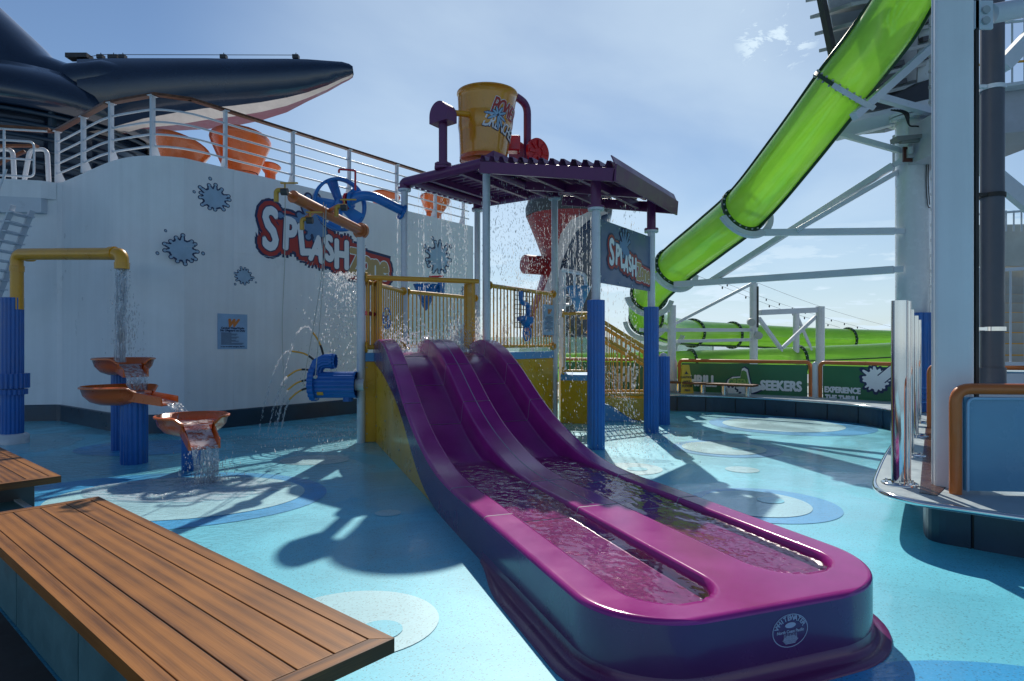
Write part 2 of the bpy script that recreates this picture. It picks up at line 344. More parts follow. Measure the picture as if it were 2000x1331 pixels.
sidep = mat('slide_side_purple', (.105, .016, .105), .25, coat=.25, var=.15, vs=1.5, bump=.10, bs=5)

def tube_green():
    m = bpy.data.materials.new('green_tube'); m.use_nodes = True; t = m.node_tree; t.nodes.clear(); n = t.nodes.new; l = t.links.new
    o = n('ShaderNodeOutputMaterial'); c = n('ShaderNodeTexCoord'); z = n('ShaderNodeTexNoise'); z.inputs['Scale'].default_value = 2.; z.inputs['Detail'].default_value = 6; l(c.outputs['Object'], z.inputs[0])
    cr = n('ShaderNodeValToRGB'); cr.color_ramp.elements[0].color = (.50, .88, .16, 1); cr.color_ramp.elements[1].color = (.62, .95, .22, 1); cr.color_ramp.elements[0].position = .35; cr.color_ramp.elements[1].position = .7; l(z.outputs[0], cr.inputs[0])
    d = n('ShaderNodeBsdfDiffuse'); tr = n('ShaderNodeBsdfTranslucent'); g = n('ShaderNodeBsdfGlossy'); g.inputs['Roughness'].default_value = .09
    l(cr.outputs[0], d.inputs[0]); l(cr.outputs[0], tr.inputs[0])
    a = n('ShaderNodeMixShader'); a.inputs[0].default_value = .72; l(d.outputs[0], a.inputs[1]); l(tr.outputs[0], a.inputs[2])
    tp = n('ShaderNodeBsdfTransparent'); tp.inputs[0].default_value = (.6, .95, .25, 1); a2 = n('ShaderNodeMixShader'); a2.inputs[0].default_value = .12; l(a.outputs[0], a2.inputs[1]); l(tp.outputs[0], a2.inputs[2])
    f = n('ShaderNodeFresnel'); f.inputs[0].default_value = 1.5; s = n('ShaderNodeMixShader'); l(f.outputs[0], s.inputs[0]); l(a2.outputs[0], s.inputs[1]); l(g.outputs[0], s.inputs[2]); l(s.outputs[0], o.inputs[0])
    return m
tgreen = tube_green()
tflange = mat('tube_flange', (.012, .05, .018), .45)

def water_mat(name, tint=(.93, .97, 1.), foam=.0, scale=(6, 6, 6), bump=.6, bscale=9., th=.55, dist=.06, refl=1.):
    """clear water (see-through with mirror by angle), foam where the noise is high"""
    m = bpy.data.materials.new(name); m.use_nodes = True; t = m.node_tree; t.nodes.clear(); n = t.nodes.new; l = t.links.new
    o = n('ShaderNodeOutputMaterial'); c = n('ShaderNodeTexCoord'); mp = n('ShaderNodeMapping'); mp.inputs['Scale'].default_value = scale; l(c.outputs['Object'], mp.inputs[0])
    z = n('ShaderNodeTexNoise'); z.inputs['Scale'].default_value = bscale; z.inputs['Detail'].default_value = 4; z.inputs['Distortion'].default_value = 1.2; l(mp.outputs[0], z.inputs[0])
    bp = n('ShaderNodeBump'); bp.inputs['Strength'].default_value = bump; bp.inputs['Distance'].default_value = dist; l(z.outputs[0], bp.inputs['Height'])
    lw = n('ShaderNodeLayerWeight'); lw.inputs[0].default_value = .5; l(bp.outputs[0], lw.inputs[1]); pw = n('ShaderNodeMath'); pw.operation = 'POWER'; pw.inputs[1].default_value = 4.5; l(lw.outputs['Facing'], pw.inputs[0]); f = n('ShaderNodeMath'); f.operation = 'MULTIPLY_ADD'; f.inputs[1].default_value = .75; f.inputs[2].default_value = .03; l(pw.outputs[0], f.inputs[0])
    g = n('ShaderNodeBsdfGlossy'); g.inputs['Roughness'].default_value = .03; l(bp.outputs[0], g.inputs['Normal'])
    tp = n('ShaderNodeBsdfTransparent'); tp.inputs[0].default_value = (*tint, 1)
    s = n('ShaderNodeMixShader'); l(f.outputs[0], s.inputs[0]); l(tp.outputs[0], s.inputs[1]); l(g.outputs[0], s.inputs[2]); res = s
    if foam:
        z2 = n('ShaderNodeTexNoise'); z2.inputs['Scale'].default_value = bscale * .8; z2.inputs['Detail'].default_value = 6; z2.inputs['Roughness'].default_value = .65; l(mp.outputs[0], z2.inputs[0])
        r = n('ShaderNodeMapRange'); r.inputs[1].default_value = th; r.inputs[2].default_value = th + .12; r.inputs[4].default_value = foam; l(z2.outputs[0], r.inputs[0])
        w = n('ShaderNodeBsdfPrincipled'); w.inputs['Base Color'].default_value = (.8, .84, .87, 1); w.inputs['Roughness'].default_value = .25
        tl = n('ShaderNodeBsdfTranslucent'); tl.inputs[0].default_value = (.8, .85, .9, 1); w2 = n('ShaderNodeMixShader'); w2.inputs[0].default_value = .5; l(w.outputs[0], w2.inputs[1]); l(tl.outputs[0], w2.inputs[2])
        q = n('ShaderNodeMixShader'); l(r.outputs[0], q.inputs[0]); l(s.outputs[0], q.inputs[1]); l(w2.outputs[0], q.inputs[2]); res = q
    l(res.outputs[0], o.inputs[0]); MATS[name] = m; return m
w_pool = water_mat('pool_water', (.99, .96, .99), .0, (1, 1, 1), .12, 9., dist=.02)
def clear_water():
    m = bpy.data.materials.new('clear_water'); m.use_nodes = True; t = m.node_tree; t.nodes.clear(); o = t.nodes.new('ShaderNodeOutputMaterial'); g = t.nodes.new('ShaderNodeBsdfGlass'); g.inputs['IOR'].default_value = 1.33; g.inputs['Roughness'].default_value = 0; g.inputs[0].default_value = (1, .98, 1, 1); t.links.new(g.outputs[0], o.inputs[0]); return m
w_clear = clear_water()
flange_m = mat('flange_shaded_magenta', (.14, .016, .11), .3, coat=.3)  # slide magenta darkened: the flange's shade is put into the base colour
w_fall = water_mat('falling_water', (.96, .98, 1), .85, (11, 11, 1.3), 1., 3.5, th=.47)
w_foam = water_mat('foamy_water', (.97, .99, 1), .9, (1, 1, 1), .8, 14., th=.42)
def drop_mat():
    m = bpy.data.materials.new('water_drops'); m.use_nodes = True; t = m.node_tree; t.nodes.clear(); n = t.nodes.new; l = t.links.new
    o = n('ShaderNodeOutputMaterial'); g = n('ShaderNodeBsdfGlossy'); g.inputs['Roughness'].default_value = .12; tl = n('ShaderNodeBsdfTranslucent'); tl.inputs[0].default_value = (.95, .97, 1, 1)
    tp = n('ShaderNodeBsdfTransparent'); a = n('ShaderNodeMixShader'); a.inputs[0].default_value = .7; l(g.outputs[0], a.inputs[1]); l(tl.outputs[0], a.inputs[2])
    b = n('ShaderNodeMixShader'); b.inputs[0].default_value = .25; l(a.outputs[0], b.inputs[1]); l(tp.outputs[0], b.inputs[2]); l(b.outputs[0], o.inputs[0]); return m
w_drop = drop_mat()
# ------------------------------------------------------------------ sea, decks, pool floor
sea_m = mat('sea', (.02, .06, .10), .12, var=.2, vs=.02, bump=.6, bs=.4)
deck_m = mat('deck_paint', (.20, .24, .26), .5, var=.12); brown_m = mat('brown_deck', (.035, .022, .016), .6, var=.3)
tag(MB().add([(-15000, -4000, -25), (15000, -4000, -25), (15000, 20000, -25), (-15000, 20000, -25)], [(0, 1, 2, 3)]).build('sea', sea_m), kind='structure')
tag(MB().box((0, 22, -.31), (50, 60, .6)).build('ship_deck', deck_m), kind='structure')
fl = tag(MB().add([(-14, -6, 0), (9, -6, 0), (9, 19, 0), (-14, 19, 0)], [(0, 1, 2, 3)]).build('pool_floor', f_aqua), kind='structure')
ORG[fl.name] = V((0, 0, 0))
def ell(name, m, cx, cy, rx, ry, z, rot=0., wob=0.):
    pts = []
    for i in range(56):
        a = 6.2832 * i / 56; q = 1 + wob * math.sin(3 * a + cx); x, y = math.cos(a) * rx * q, math.sin(a) * ry * q
        pts.append((cx + x * math.cos(rot) - y * math.sin(rot), cy + x * math.sin(rot) + y * math.cos(rot), z))
    return tag(MB().add(pts, [tuple(range(56))]).build(name, m, fl), kind='structure')
Z1, Z2, Z3 = .004, .008, .012
for a in [('floor_ring', f_blue, 2.67, 6.65, .76, .74, Z1), ('floor_spot', f_pale, 2.60, 6.68, .55, .56, Z2), ('floor_dot', f_aqua, 2.8, 6.78, .14, .14, Z3),
          ('floor_ring', f_blue, 3.50, 10.22, .86, .86, Z1), ('floor_spot', f_pale, 3.46, 10.24, .66, .66, Z2), ('floor_dot', f_aqua, 3.76, 10.13, .19, .17, Z3),
          ('floor_ring', f_blue, 5.85, 13.2, 1.62, 1.62, Z1), ('floor_spot', f_pale, 5.7, 13.2, 1.2, 1.15, Z2),
          ('floor_ring', f_blue, -3.95, 6.95, 1.85, 1.35, Z1), ('floor_spot', f_pale, -3.72, 7.0, 1.36, 1.02, Z2),
          ('floor_spot', f_pale, -.97, 3.83, .52, .48, Z1), ('floor_dot', f_aqua, -.78, 3.71, .13, .13, Z2),
          ('floor_ring', f_blue, 2.25, 2.0, 1.5, 1.36, Z1), ('floor_spot', f_pale, -1.25, 6.3, .13, .12, Z1), ('floor_spot', f_pale, 3.12, 8.48, .22, .22, Z1),
          ('floor_spot', f_pale, 1.62, 8.55, .43, .42, Z1), ('floor_dot', f_aqua, 1.7, 8.5, .14, .13, Z2), ('floor_spot', f_pale, 2.65, 11.45, .2, .2, Z1),
          ('floor_ring', f_blue, -6.0, 10.3, 1.1, .8, Z1), ('floor_spot', f_pale, -2.9, 9.2, .5, .4, Z1)]: ell(*a)
ad_, bd_ = V((-.76, .65, 0)), V((.65, .76, 0))           # bench axes: along, across
def ab(a, b, z=0.): return ad_ * a + bd_ * b + V((0, 0, z))
tag(MB().add([ab(-3, -4, .016), ab(14, -4, .016), ab(14, .9, .016), ab(-3, .9, .016)], [(0, 1, 2, 3)]).build('walkway', brown_m), kind='structure')
# foam where the cascade lands
fm = MB(); rn = random.Random(3)
def foam_patch(cx, cy, rx, ry, n, rot=0.):
    for k in range(n):
        a = rn.uniform(0, 6.28); q = math.sqrt(rn.random()); x, y = math.cos(a) * rx * q, math.sin(a) * ry * q
        x, y = cx + x * math.cos(rot) - y * math.sin(rot), cy + x * math.sin(rot) + y * math.cos(rot); s = rn.uniform(.005, .016) * (1.3 - q)
        fm.lathe((x, y, .014), [(s, 0), (s * .8, s * .4), (.001, s * .55)], 6)
foam_patch(-3.78, 7.55, .3, .26, 520); foam_patch(-3.8, 7.05, .7, .16, 160, .25)
tag(fm.build('foam', mat('foam', (.75, .8, .82), .4)), 'white foam bubbling on the wet floor under the orange cascade', 'foam', kind='stuff')

fs_ = MB(); rg = []
for q_ in (.02, .2, .4, .6, .8, 1.0): rg.append([V((-3.82 + math.cos(a) * (1.15 + .25 * noise.noise(V((math.cos(a), math.sin(a), 2)))) * q_, 7.30 + math.sin(a) * (.62 + .2 * noise.noise(V((math.cos(a), math.sin(a), 5)))) * q_, .020 + .012 * noise.noise(V((q_ * 7, a * 3, 0))) * (1 - q_ * .6))) for a in [6.2832 * k / 60 for k in range(60)]])
fs_.loft(rg, True, True); tag(fs_.build('foam_sheet', water_mat('foam_water', (.97, .99, 1), .95, (1, 2.6, 1), .8, 6., th=.41)), 'streaked foam spreading over the floor where the orange cascade lands', 'foam')
# ------------------------------------------------------------------ bench and its base
def bench(name, label, a0, a1, b0, b1, planks, z=.45, endcap=(True, True), sup=()):
    o = ab(a0, b0); L_, W_ = a1 - a0, b1 - b0; th = .062
    # local x runs from a0 to a1 (along), y across towards the pool
    t = thing(name, label, 'bench', o, None)
    t.rotation_euler = (0, 0, math.atan2(ad_.y, ad_.x))
    def X(mb, nm, m, bev=.004): return mb.build(nm, m, t, bevel=bev, local=True)
    def bx(x0, x1, y0, y1, z0, z1): return MB().box(((x0 + x1) / 2, -(y0 + y1) / 2, (z0 + z1) / 2), (x1 - x0, y1 - y0, z1 - z0))
    tw = .075; g = .007
    X(bx(.01, L_ - .01, .01, W_ - .01, z - th + .004, z - .006), 'caulking', black, 0)
    q_ = .0025
    X(MB().prism([(q_, 0, z - th), (L_ - q_, 0, z - th), (L_ - tw - q_, -tw, z - th), (tw + q_, -tw, z - th)], (0, 0, th)), 'edge_plank', teak); X(MB().prism([(q_, -W_, z - th), (tw + q_, -W_ + tw, z - th), (L_ - tw - q_, -W_ + tw, z - th), (L_ - q_, -W_, z - th)], (0, 0, th)), 'edge_plank', teak)
    # end caps, their grain across
    for x0, x1 in ((0, tw), (L_ - tw, L_)):
        sg_ = 1 if x0 > .1 else -1; mb = MB().prism([(-W_ / 2 + q_, -sg_ * tw / 2, -th / 2), (W_ / 2 - q_, -sg_ * tw / 2, -th / 2), (W_ / 2 - tw - q_, sg_ * tw / 2, -th / 2), (-W_ / 2 + tw + q_, sg_ * tw / 2, -th / 2)], (0, 0, th)); e = X(mb, 'end_plank', teak); e.location = ((x0 + x1) / 2, -W_ / 2, z - th / 2); e.rotation_euler = (0, 0, R(90))
    w = (W_ - 2 * tw - g * (planks + 1)) / planks
    pm = rawmesh(MB().box((0, 0, 0), (L_ - 2 * tw - 2 * g, w, th - .002)), 'plank', teak)
    for k in range(planks):
        p = inst(pm, 'plank', t, V((0, 0, 0))); p.location = (L_ / 2, -(tw + g + w / 2 + k * (w + g)), z - th / 2 + .0005 * (k % 2))
        b = p.modifiers.new('bevel', 'BEVEL'); b.width = .003; b.segments = 2
    for x in sup:
        X(bx(x - .2, x + .2, .12, W_ - .12, .0, z - th - .002), 'support', dark)
    return t
bench('wooden_bench', 'large teak plank bench filling the lower left foreground', 2.11, 5.93, .88, 1.70, 4, sup=(.6, 2.2, 3.8))
bench('wooden_bench', 'smaller teak bench corner at the left edge behind the large bench', 7.12, 11.2, .88, 1.735, 4, sup=(.6, 2.2, 3.6))
kb = thing('bench_plinth', 'dark teal panelled plinth with white lip under the teak benches', 'plinth', ab(1.7, .95))
cr_ = lambda a0, a1, b0, b1, z0, z1: MB().prism([ab(a0, b0, z0), ab(a1, b0, z0), ab(a1, b1, z0), ab(a0, b1, z0)], (0, 0, z1 - z0))
cr_(2.3, 11, .935, 1.45, 0, .2).build('wall', mat('plinth_teal', (.08, .21, .24), .45, var=.15), kb)
cr_(2.3, 11, 1.452, 1.50, .185, .215).build('lip', white, kb, bevel=.006)
for k in range(4):
    a = 2.3 + k * 1.2
    if a < 5.6: cr_(a, a + 1.185, .918, .932, .012, .375).build('panel', MATS['plinth_teal'], kb, bevel=.003)

# ------------------------------------------------------------------ right raised platform and far kerb
edge = spl([(1.5, 17.0, 0), (2.6, 16.6, 0), (4.06, 16.0, 0), (5.2, 15.55, 0), (6.3, 14.75, 0), (7.25, 13.6, 0), (7.45, 12.5, 0), (7.0, 11.1, 0), (6.1, 9.75, 0), (5.15, 8.4, 0), (4.45, 7.42, 0), (3.72, 6.35, 0), (3.34, 5.75, 0), (3.25, 5.42, 0), (3.34, 5.14, 0), (3.55, 4.93, 0), (3.95, 4.58, 0), (4.6, 4.05, 0), (6.0, 3.0, 0), (8, 1.6, 0)], 7)
ZK = .42
pf = thing('raised_platform', 'curved raised platform with pale top and chrome lip behind the dark kerb', 'platform', (5, 9, 0))
back = [V((14, 1.6, 0)), V((14, 21, 0)), V((1.5, 21, 0))]
ptop = mat('platform_top', (.36, .44, .47), .45, var=.12, vs=8)
poly = edge + back
mb = MB(); mb.prism([p + V((0, 0, ZK)) for p in poly][::-1], (0, 0, -.05)); mb.build('platform_top', ptop, pf)
MB().tube([p + V((0, 0, ZK - .022)) for p in edge], .026, 10).build('lip', chrome, pf)
# kerb panels: recessed under the lip, more so towards the camera
ln = [0.]
for i in range(1, len(edge)): ln.append(ln[-1] + (edge[i] - edge[i - 1]).length)
def epos(s):
    for i in range(len(edge) - 1):
        if ln[i + 1] >= s: t = (s - ln[i]) / (ln[i + 1] - ln[i]); p = edge[i].lerp(edge[i + 1], t); d = (edge[i + 1] - edge[i]).normalized(); return p, V((-d.y, d.x, 0))
    return edge[-1], V((0, 1, 0))
s_ = .1
while s_ < ln[-1] - .8:
    mid = s_ + .35; a = []
    rec = .03 if mid < 9 else .03 + .27 * sstep(12.5, 15, mid)
    for k in range(5):
        q = s_ + .012 + (.676) * k / 4; r_ = .05 if q < 9 else .05 + .33 * sstep(11.5, 15, q)
        p, nn = epos(q); a.append(p + nn * r_)
    mb = MB(); m_ = len(a); nn = epos(mid)[1]
    lo = a + [q + nn * .05 for q in a[::-1]]
    mb.prism([q + V((0, 0, .0)) for q in lo], (0, 0, ZK - .054)); mb.build('kerb_panel', teal, pf, bevel=.004)
    s_ += .7
mb = MB(); a = []
for k in range(80):
    q = ln[-1] * k / 79; r_ = .075 if q < 9 else .075 + .33 * sstep(11.5, 15, q); p, nn = epos(q); a.append(p + nn * r_)
vs = []; fs = []
for p in a: vs += [p, p + V((0, 0, ZK - .052))]
for i in range(79): fs.append((2 * i, 2 * i + 2, 2 * i + 3, 2 * i + 1))
mb.add(vs, fs).build('kerb_backing', black, pf)

# ------------------------------------------------------------------ white curved ship wall with the upper deck
WD = V((2.5, 3.42, 0)).normalized(); W0 = V((-6.33, 12.08, 0)); WH = 5.3
wall_path = [V((-15, 13.15, 0)), V((-12.5, 13.5, 0)), V((-10.15, 13.95, 0))] + spl([(-10.0, 13.9, 0), (-9.2, 13.3, 0), (-8.45, 12.72, 0), (-7.85, 12.28, 0), (-7.35, 12.02, 0), (-6.95, 11.93, 0), (-6.6, 11.98, 0), W0], 6)[0:] + [W0 + WD * 4, W0 + WD * 8.72]
WE = wall_path[-1]; WN = V((WD.y, -WD.x, 0))
wl = thing('ship_wall', 'tall curved white ship wall with splash decals on the left', 'wall', (-7, 13, 0))
wback = [WE + V((-2.2, 2.0, 0)), V((-10, 34, 0)), V((-40, 34, 0)), V((-40, 13.2, 0))]
MB().prism([p for p in wall_path + wback][::-1], (0, 0, WH)).build('wall', wallw, wl)
band = MB(); vs = []; fs = []
nrm = []
for i, p in enumerate(wall_path):
    d = (wall_path[min(i + 1, len(wall_path) - 1)] - wall_path[max(i - 1, 0)]).normalized(); nrm.append(V((d.y, -d.x, 0)))
for p, n_ in zip(wall_path, nrm):
    q = p + n_ * .03; vs += [p, q, q + V((0, 0, .34)), p + V((0, 0, .36))]
for i in range(len(wall_path) - 1): fs += [(4 * i + j, 4 * i + 4 + j, 4 * i + 5 + j, 4 * i + 1 + j) for j in range(3)]
band.add(vs, fs).build('base_band', teal, wl)
seam = MB()
for s, z0, z1 in ((1.0, .36, 5.3), (4.1, .36, 5.3), (7.1, .36, 5.3)):
    p = W0 + WD * s + WN * .002; seam.box((p.x, p.y, (z0 + z1) / 2), (.012, .008, z1 - z0), math.atan2(WD.y, WD.x))
for p_, z in ((-.0, 1.72), (0, 3.6)):
    seam.beam(W0 + WN * .003 + V((0, 0, z)), WE + WN * .003 + V((0, 0, z)), .006, .006)
seam.build('weld_seam', wallw, wl)
def wallpt(px, py):
    t = (px - 1000) / F; s = (t * W0.y - W0.x) / (WD.x - t * WD.y); p = W0 + WD * s; return s, H + (HY - py) / F * p.y
wmap = lambda s, t, l: W0 + WD * s + V((0, 0, t)) + WN * (.003 + l)
# overhanging deck and ladder at the far left
ov = thing('side_deck', 'white overhanging deck slab at the upper left edge', 'deck', (-12, 13, 4.5))
MB().prism([(-16, 12.5, 5.3), (-10.35, 13.75, 5.3), (-10.15, 13.94, 5.3), (-16, 13.1, 5.3)], (0, 0, -.38)).build('fascia', wallw, ov)
MB().prism([(-16, 12.5, 4.92), (-10.35, 13.75, 4.92), (-10.35, 13.75, 4.6), (-16, 12.5, 4.5)], (.05, .5, 0)).build('beam', white, ov)
ld = thing('ladder_stair', 'white steel stair descending at the left edge under the side deck', 'stair', (-11.2, 12.6, 0))
for dx in (0, 1): MB().beam((-10.75, 12.55 + .5 * dx, 2.6), (-10.05, 12.6 + .5 * dx, 4.5), .16, .03).build('stringer', white, ld)
tm = rawmesh(MB().box((0, 0, 0), (.22, .6, .03)), 'tread', white)
for k in range(10): inst(tm, 'tread', ld, (-10.74 + .07 * k, 12.82, 2.65 + .19 * k))
MB().tube([(-10.75, 12.5, 3.4), (-10.1, 12.5, 5.2)], .02, 8).build('handrail', white, ld)

# decals on the wall: logo, splashes, notice
def logo(parent, mp, w, splash=True, rot=0., tilt=-.03, fatscale=1.):
    """SPLASH ZONE: drawn in units of the logo width w; mp(s,t,lift)"""
    let = [('S', .075, .0, 1.34, .0), ('P', .205, -.01, 1.05, -.05), ('L', .310, -.03, 1.0, .12), ('A', .405, -.075, .86, -.14), ('S', .497, -.06, .86, .1), ('H', .598, -.09, 1.0, 0.)]
    let2 = [('Z', .715, -.125, .9, -.05), ('o', .807, -.115, .95, 0.), ('n', .888, -.13, .95, 0), ('e', .968, -.135, .95, 0.)]
    nav, rd, wh, ol, dk = MB(), MB(), MB(), MB(), MB()
    for k, (ch, x, y, sz, r_) in enumerate(let + let2):
        z_ = k >= len(let); sh = text2d(ch, .235 * w * sz, 0, .72 if not z_ else .78); off = (x * w, y * w)
        put2d(nav, sh, mp, off, r_, .000, .058 * w, 14, 1.12); put2d(rd, sh, mp, off, r_, .003, .042 * w, 12, 1.12)
        put2d(wh if z_ else dk, sh, mp, off, r_, .006, .0175 * w, 10, 1.12); put2d(ol if z_ else wh, sh, mp, off, r_, .009, .0105 * w, 8, 1.12)
    # body of the badge joins the letters
    put2d(rd, rect2d(1.0 * w, .12 * w), mp, (.52 * w, -.07 * w), -.1, .0028); put2d(nav, rect2d(1.02 * w, .16 * w), mp, (.52 * w, -.07 * w), -.1, -.0003)
    nav.build('logo_outline', prn if w > 1.2 else pro, parent); rd.build('logo_badge', prr if w > 1.2 else pro, parent); dk.build('letter_outline', prn if w > 1.2 else prr, parent); wh.build('lettering', prw, parent); ol.build('lettering', prg, parent)
    if splash:
        b, c = MB(), MB(); rn_ = random.Random(11)
        for dst, ex, lf in ((c, .012 * w, .0045), (b, 0, .0070)):
            for k, (a, ln_) in enumerate([(175, .22), (155, .1), (122, .15), (100, .17), (80, .18), (58, .17), (35, .13), (250, .09), (285, .1)]):
                a = R(a); cx, cy = .37 * w, .085 * w; x, y = cx + math.cos(a) * ln_ * w * .5 * 1.1, cy + math.sin(a) * ln_ * w * .5
                put2d(dst, disc2d(ln_ * w * .5 + ex, .015 * w + ex, 16), mp, (x, y), a, lf + k * .00015)
                put2d(dst, disc2d(.02 * w + ex, .017 * w + ex, 12), mp, (cx + math.cos(a) * ln_ * w * 1.05, cy + math.sin(a) * ln_ * w), 0, lf + .0015 + k * .00006)
            put2d(dst, disc2d(.115 * w + ex, .05 * w + ex), mp, (.37 * w, .075 * w), -.35, lf + .0022)
        c.build('splash_outline', prn if w > 1.2 else prb, parent); b.build('splash_mark', prl if w < 1.2 else prb, parent)
s0, z0 = wallpt(500, 447); s1, z1 = wallpt(760, 492)
lg = tag(bpy.data.objects.new('logo_sign', None), 'large SPLASH ZONE lettering with dark red badge on the white wall', 'logo'); C.objects.link(lg); ORG[lg.name] = V(wmap(s0, z0, 0)); lg.location = ORG[lg.name]
logo(lg, lambda s, t, l: wmap(s0 + .06 + s, z0 + t, l), (s1 - s0) * .965, tilt=0)
prf = mat('print_splash', (.32, .46, .60), .45)
def splat(px, py, rpx, seed, n, label, drops_=(), up=0.):
    s, z = wallpt(px, py); p = W0 + WD * s; r = rpx * .80 / F * p.y; o = V(wmap(s, z, 0)); t = thing('splash_decal', label, 'decal', o, 'painted splashes on the ship wall')
    kx = 1.18
    mp = lambda a, b, l: wmap(s + a * kx, z + b, l); sh, arms = splat2d(r, n, seed, up=up); a_, b_ = MB(), MB()
    put2d(a_, sh, mp, (0, 0), 0, 0, r * .07, 8); put2d(b_, ([(x * .92, y * .92) for x, y in sh[0]], sh[1]), mp, (0, 0), 0, .003)
    for c, h, w in arms:
        e = 1 + up * max(0, math.sin(c)); q = (.72 + h * e * .62) * r
        put2d(a_, disc2d(r * .15, r * .15, 14), mp, (math.cos(c) * q, math.sin(c) * q), 0, .0015); put2d(b_, disc2d(r * .095, r * .095, 14), mp, (math.cos(c) * q, math.sin(c) * q), 0, .0045)
    for x, y, q in drops_:
        put2d(a_, disc2d(r * q, r * q * 1.2, 14), mp, (x * r, y * r), .3, .0015); put2d(b_, disc2d(r * q * .6, r * q * .75, 14), mp, (x * r, y * r), .3, .0045)
    a_.build('splash_outline', prn, t); b_.build('splash_fill', prf, t)
splat(418, 388, 33, 2, 13, 'blue splash decal high on the wall left of the lettering', ((-.25, 1.4, .12), (-1.25, .2, .1)), .6)
splat(354, 489, 35, 5, 13, 'blue splash decal on the wall nearest the yellow pipe outlet', ((-.9, 1.2, .09), (-1.35, -.4, .11), (1.3, -.05, .12)), .3)
splat(476, 540, 21, 8, 13, 'small blue splash decal below the large lettering', ((-.9, -1.0, .13), (1.3, -.6, .1)), .3)
splat(857, 505, 38, 12, 13, 'tall blue splash decal behind the falling water', ((-1.1, .6, .14), (-.9, -.4, .12), (.95, .9, .12), (-.5, 1.2, .12)), 1.)
splat(912, 570, 19, 14, 12, 'small blue splash decal low beside the right end of the wall', ((.6, 1.1, .12),), .4)
# notice on the wall
s, z = wallpt(454, 648); o = V(wmap(s, z, 0)); nt_ = thing('notice_board', 'pale blue rules notice hung low on the white wall', 'sign', o)
mp = lambda a, b, l: wmap(s + a, z + b, l + .012)
MB().prism([wmap(s - .32, z - .36, .0), wmap(s + .32, z - .36, .0), wmap(s + .32, z + .36, .0), wmap(s - .32, z + .36, .0)], WN * .01).build('board', wsign, nt_)
a_, b_ = MB(), MB()
put2d(b_, text2d('w', .32, .35), mp, (-.02, .2), 0, .002, .014, 8); b_.build('emblem', pro, nt_)
for k, (tx, sz) in enumerate([('Carnival WaterWorks', .055), ('No Lifeguard on Duty', .06)]): put2d(a_, text2d(tx, sz), mp, (0, .07 - .05 * k), 0, .002, .003, 6)
rn = random.Random(4)
for k in range(12):
    w = rn.uniform(.3, .5) if k % 3 else .22; put2d(a_, rect2d(w, .010), mp, (-.25 + w / 2, -.03 - .021 * k), 0, .002)
put2d(a_, text2d('In case of medical emergency dial 911', .034), mp, (0, -.31), 0, .002, .002, 6); a_.build('lettering', prn, nt_)

# railing on the wall
rl = thing('deck_railing', 'white railing with brown wooden cap along the top of the ship wall', 'railing', (-7, 12, WH))
def inset(p, n_, d=.06): return p - n_ * d
rp = [V((-15, 13.2, 0)), V((-10.3, 14.12, 0)), V((-8.05, 12.45, 0)), V((-6.85, 12.02, 0)), V((-6.3, 12.25, 0)), W0 - WN * .08 + WD * 3, W0 - WN * .08 + WD * 8.6]
ZT = 6.50
MB().tube([], .01) if 0 else None
capm = MB(); cp = [p + V((0, 0, ZT)) for p in rp]
for i in range(len(cp) - 1): capm.beam(cp[i] - (cp[i + 1] - cp[i]).normalized() * .03, cp[i + 1] + (cp[i + 1] - cp[i]).normalized() * .03, .13, .05)
capm.build('handrail', cap, rl, bevel=.008)
for k, z in enumerate((5.52, 5.75, 5.99, 6.23)):
    pts = fillet([p + V((0, 0, z)) for p in rp[1:]], .5, 6)
    MB().tube(pts, .022, 8).build('rail', white, rl)
pmesh = rawmesh(MB().box((0, 0, 0), (.05, .09, ZT - WH - .02)).box((0, 0, (ZT - WH) / 2 - .02), (.11, .16, .012)).prism([(-.012, .04, -.6), (-.012, .2, -.6), (-.012, .04, -.25)], (.024, 0, 0)), 'post', white)
def on_path(px):
    t = (px - 1000) / F
    for i in range(1, len(rp) - 1):
        a, b = rp[i], rp[i + 1]; d = b - a; den = d.x - t * d.y
        if abs(den) < 1e-6: continue
        u = (t * a.y - a.x) / den
        if -.001 <= u <= 1.001: return a + d * u, math.atan2(d.y, d.x)
    return None
for px in (112, 163, 217, 298, 440, 572, 682, 775, 850, 905):
    q = on_path(px)
    if q: inst(pmesh, 'post', rl, q[0] + V((0, 0, (ZT + WH) / 2)), (0, 0, q[1]))
# side railing and gate at the far left
sr = thing('side_railing', 'white railing with looped end at the upper left edge', 'railing', (-11.5, 13.6, WH))
a, b = V((-15, 13.0, 0)), V((-10.62, 13.9, 0))
MB().beam(a + V((0, 0, 6.5)), b + V((.3, .06, 6.5)), .11, .04).build('handrail', cap, sr)
MB().tube([a + V((0, 0, 6.45)), b + V((.25, .05, 6.45))], .025, 8).build('rail', white, sr)
for zt, zb in ((6.2, 5.42), ): MB().tube(fillet([a + V((0, 0, zt)), b + V((0, 0, zt)), b + V((0, 0, zb)), a + V((0, 0, zb))], .12), .024, 8).build('rail', white, sr)
MB().tube([a + V((0, 0, 5.8)), b + V((0, 0, 5.8))], .022, 8).build('rail', white, sr)
for f_ in (.2, .87): q = a.lerp(b, f_); MB().tube([q + V((0, 0, WH)), q + V((0, 0, 6.45))], .025, 8).build('post', white, sr)
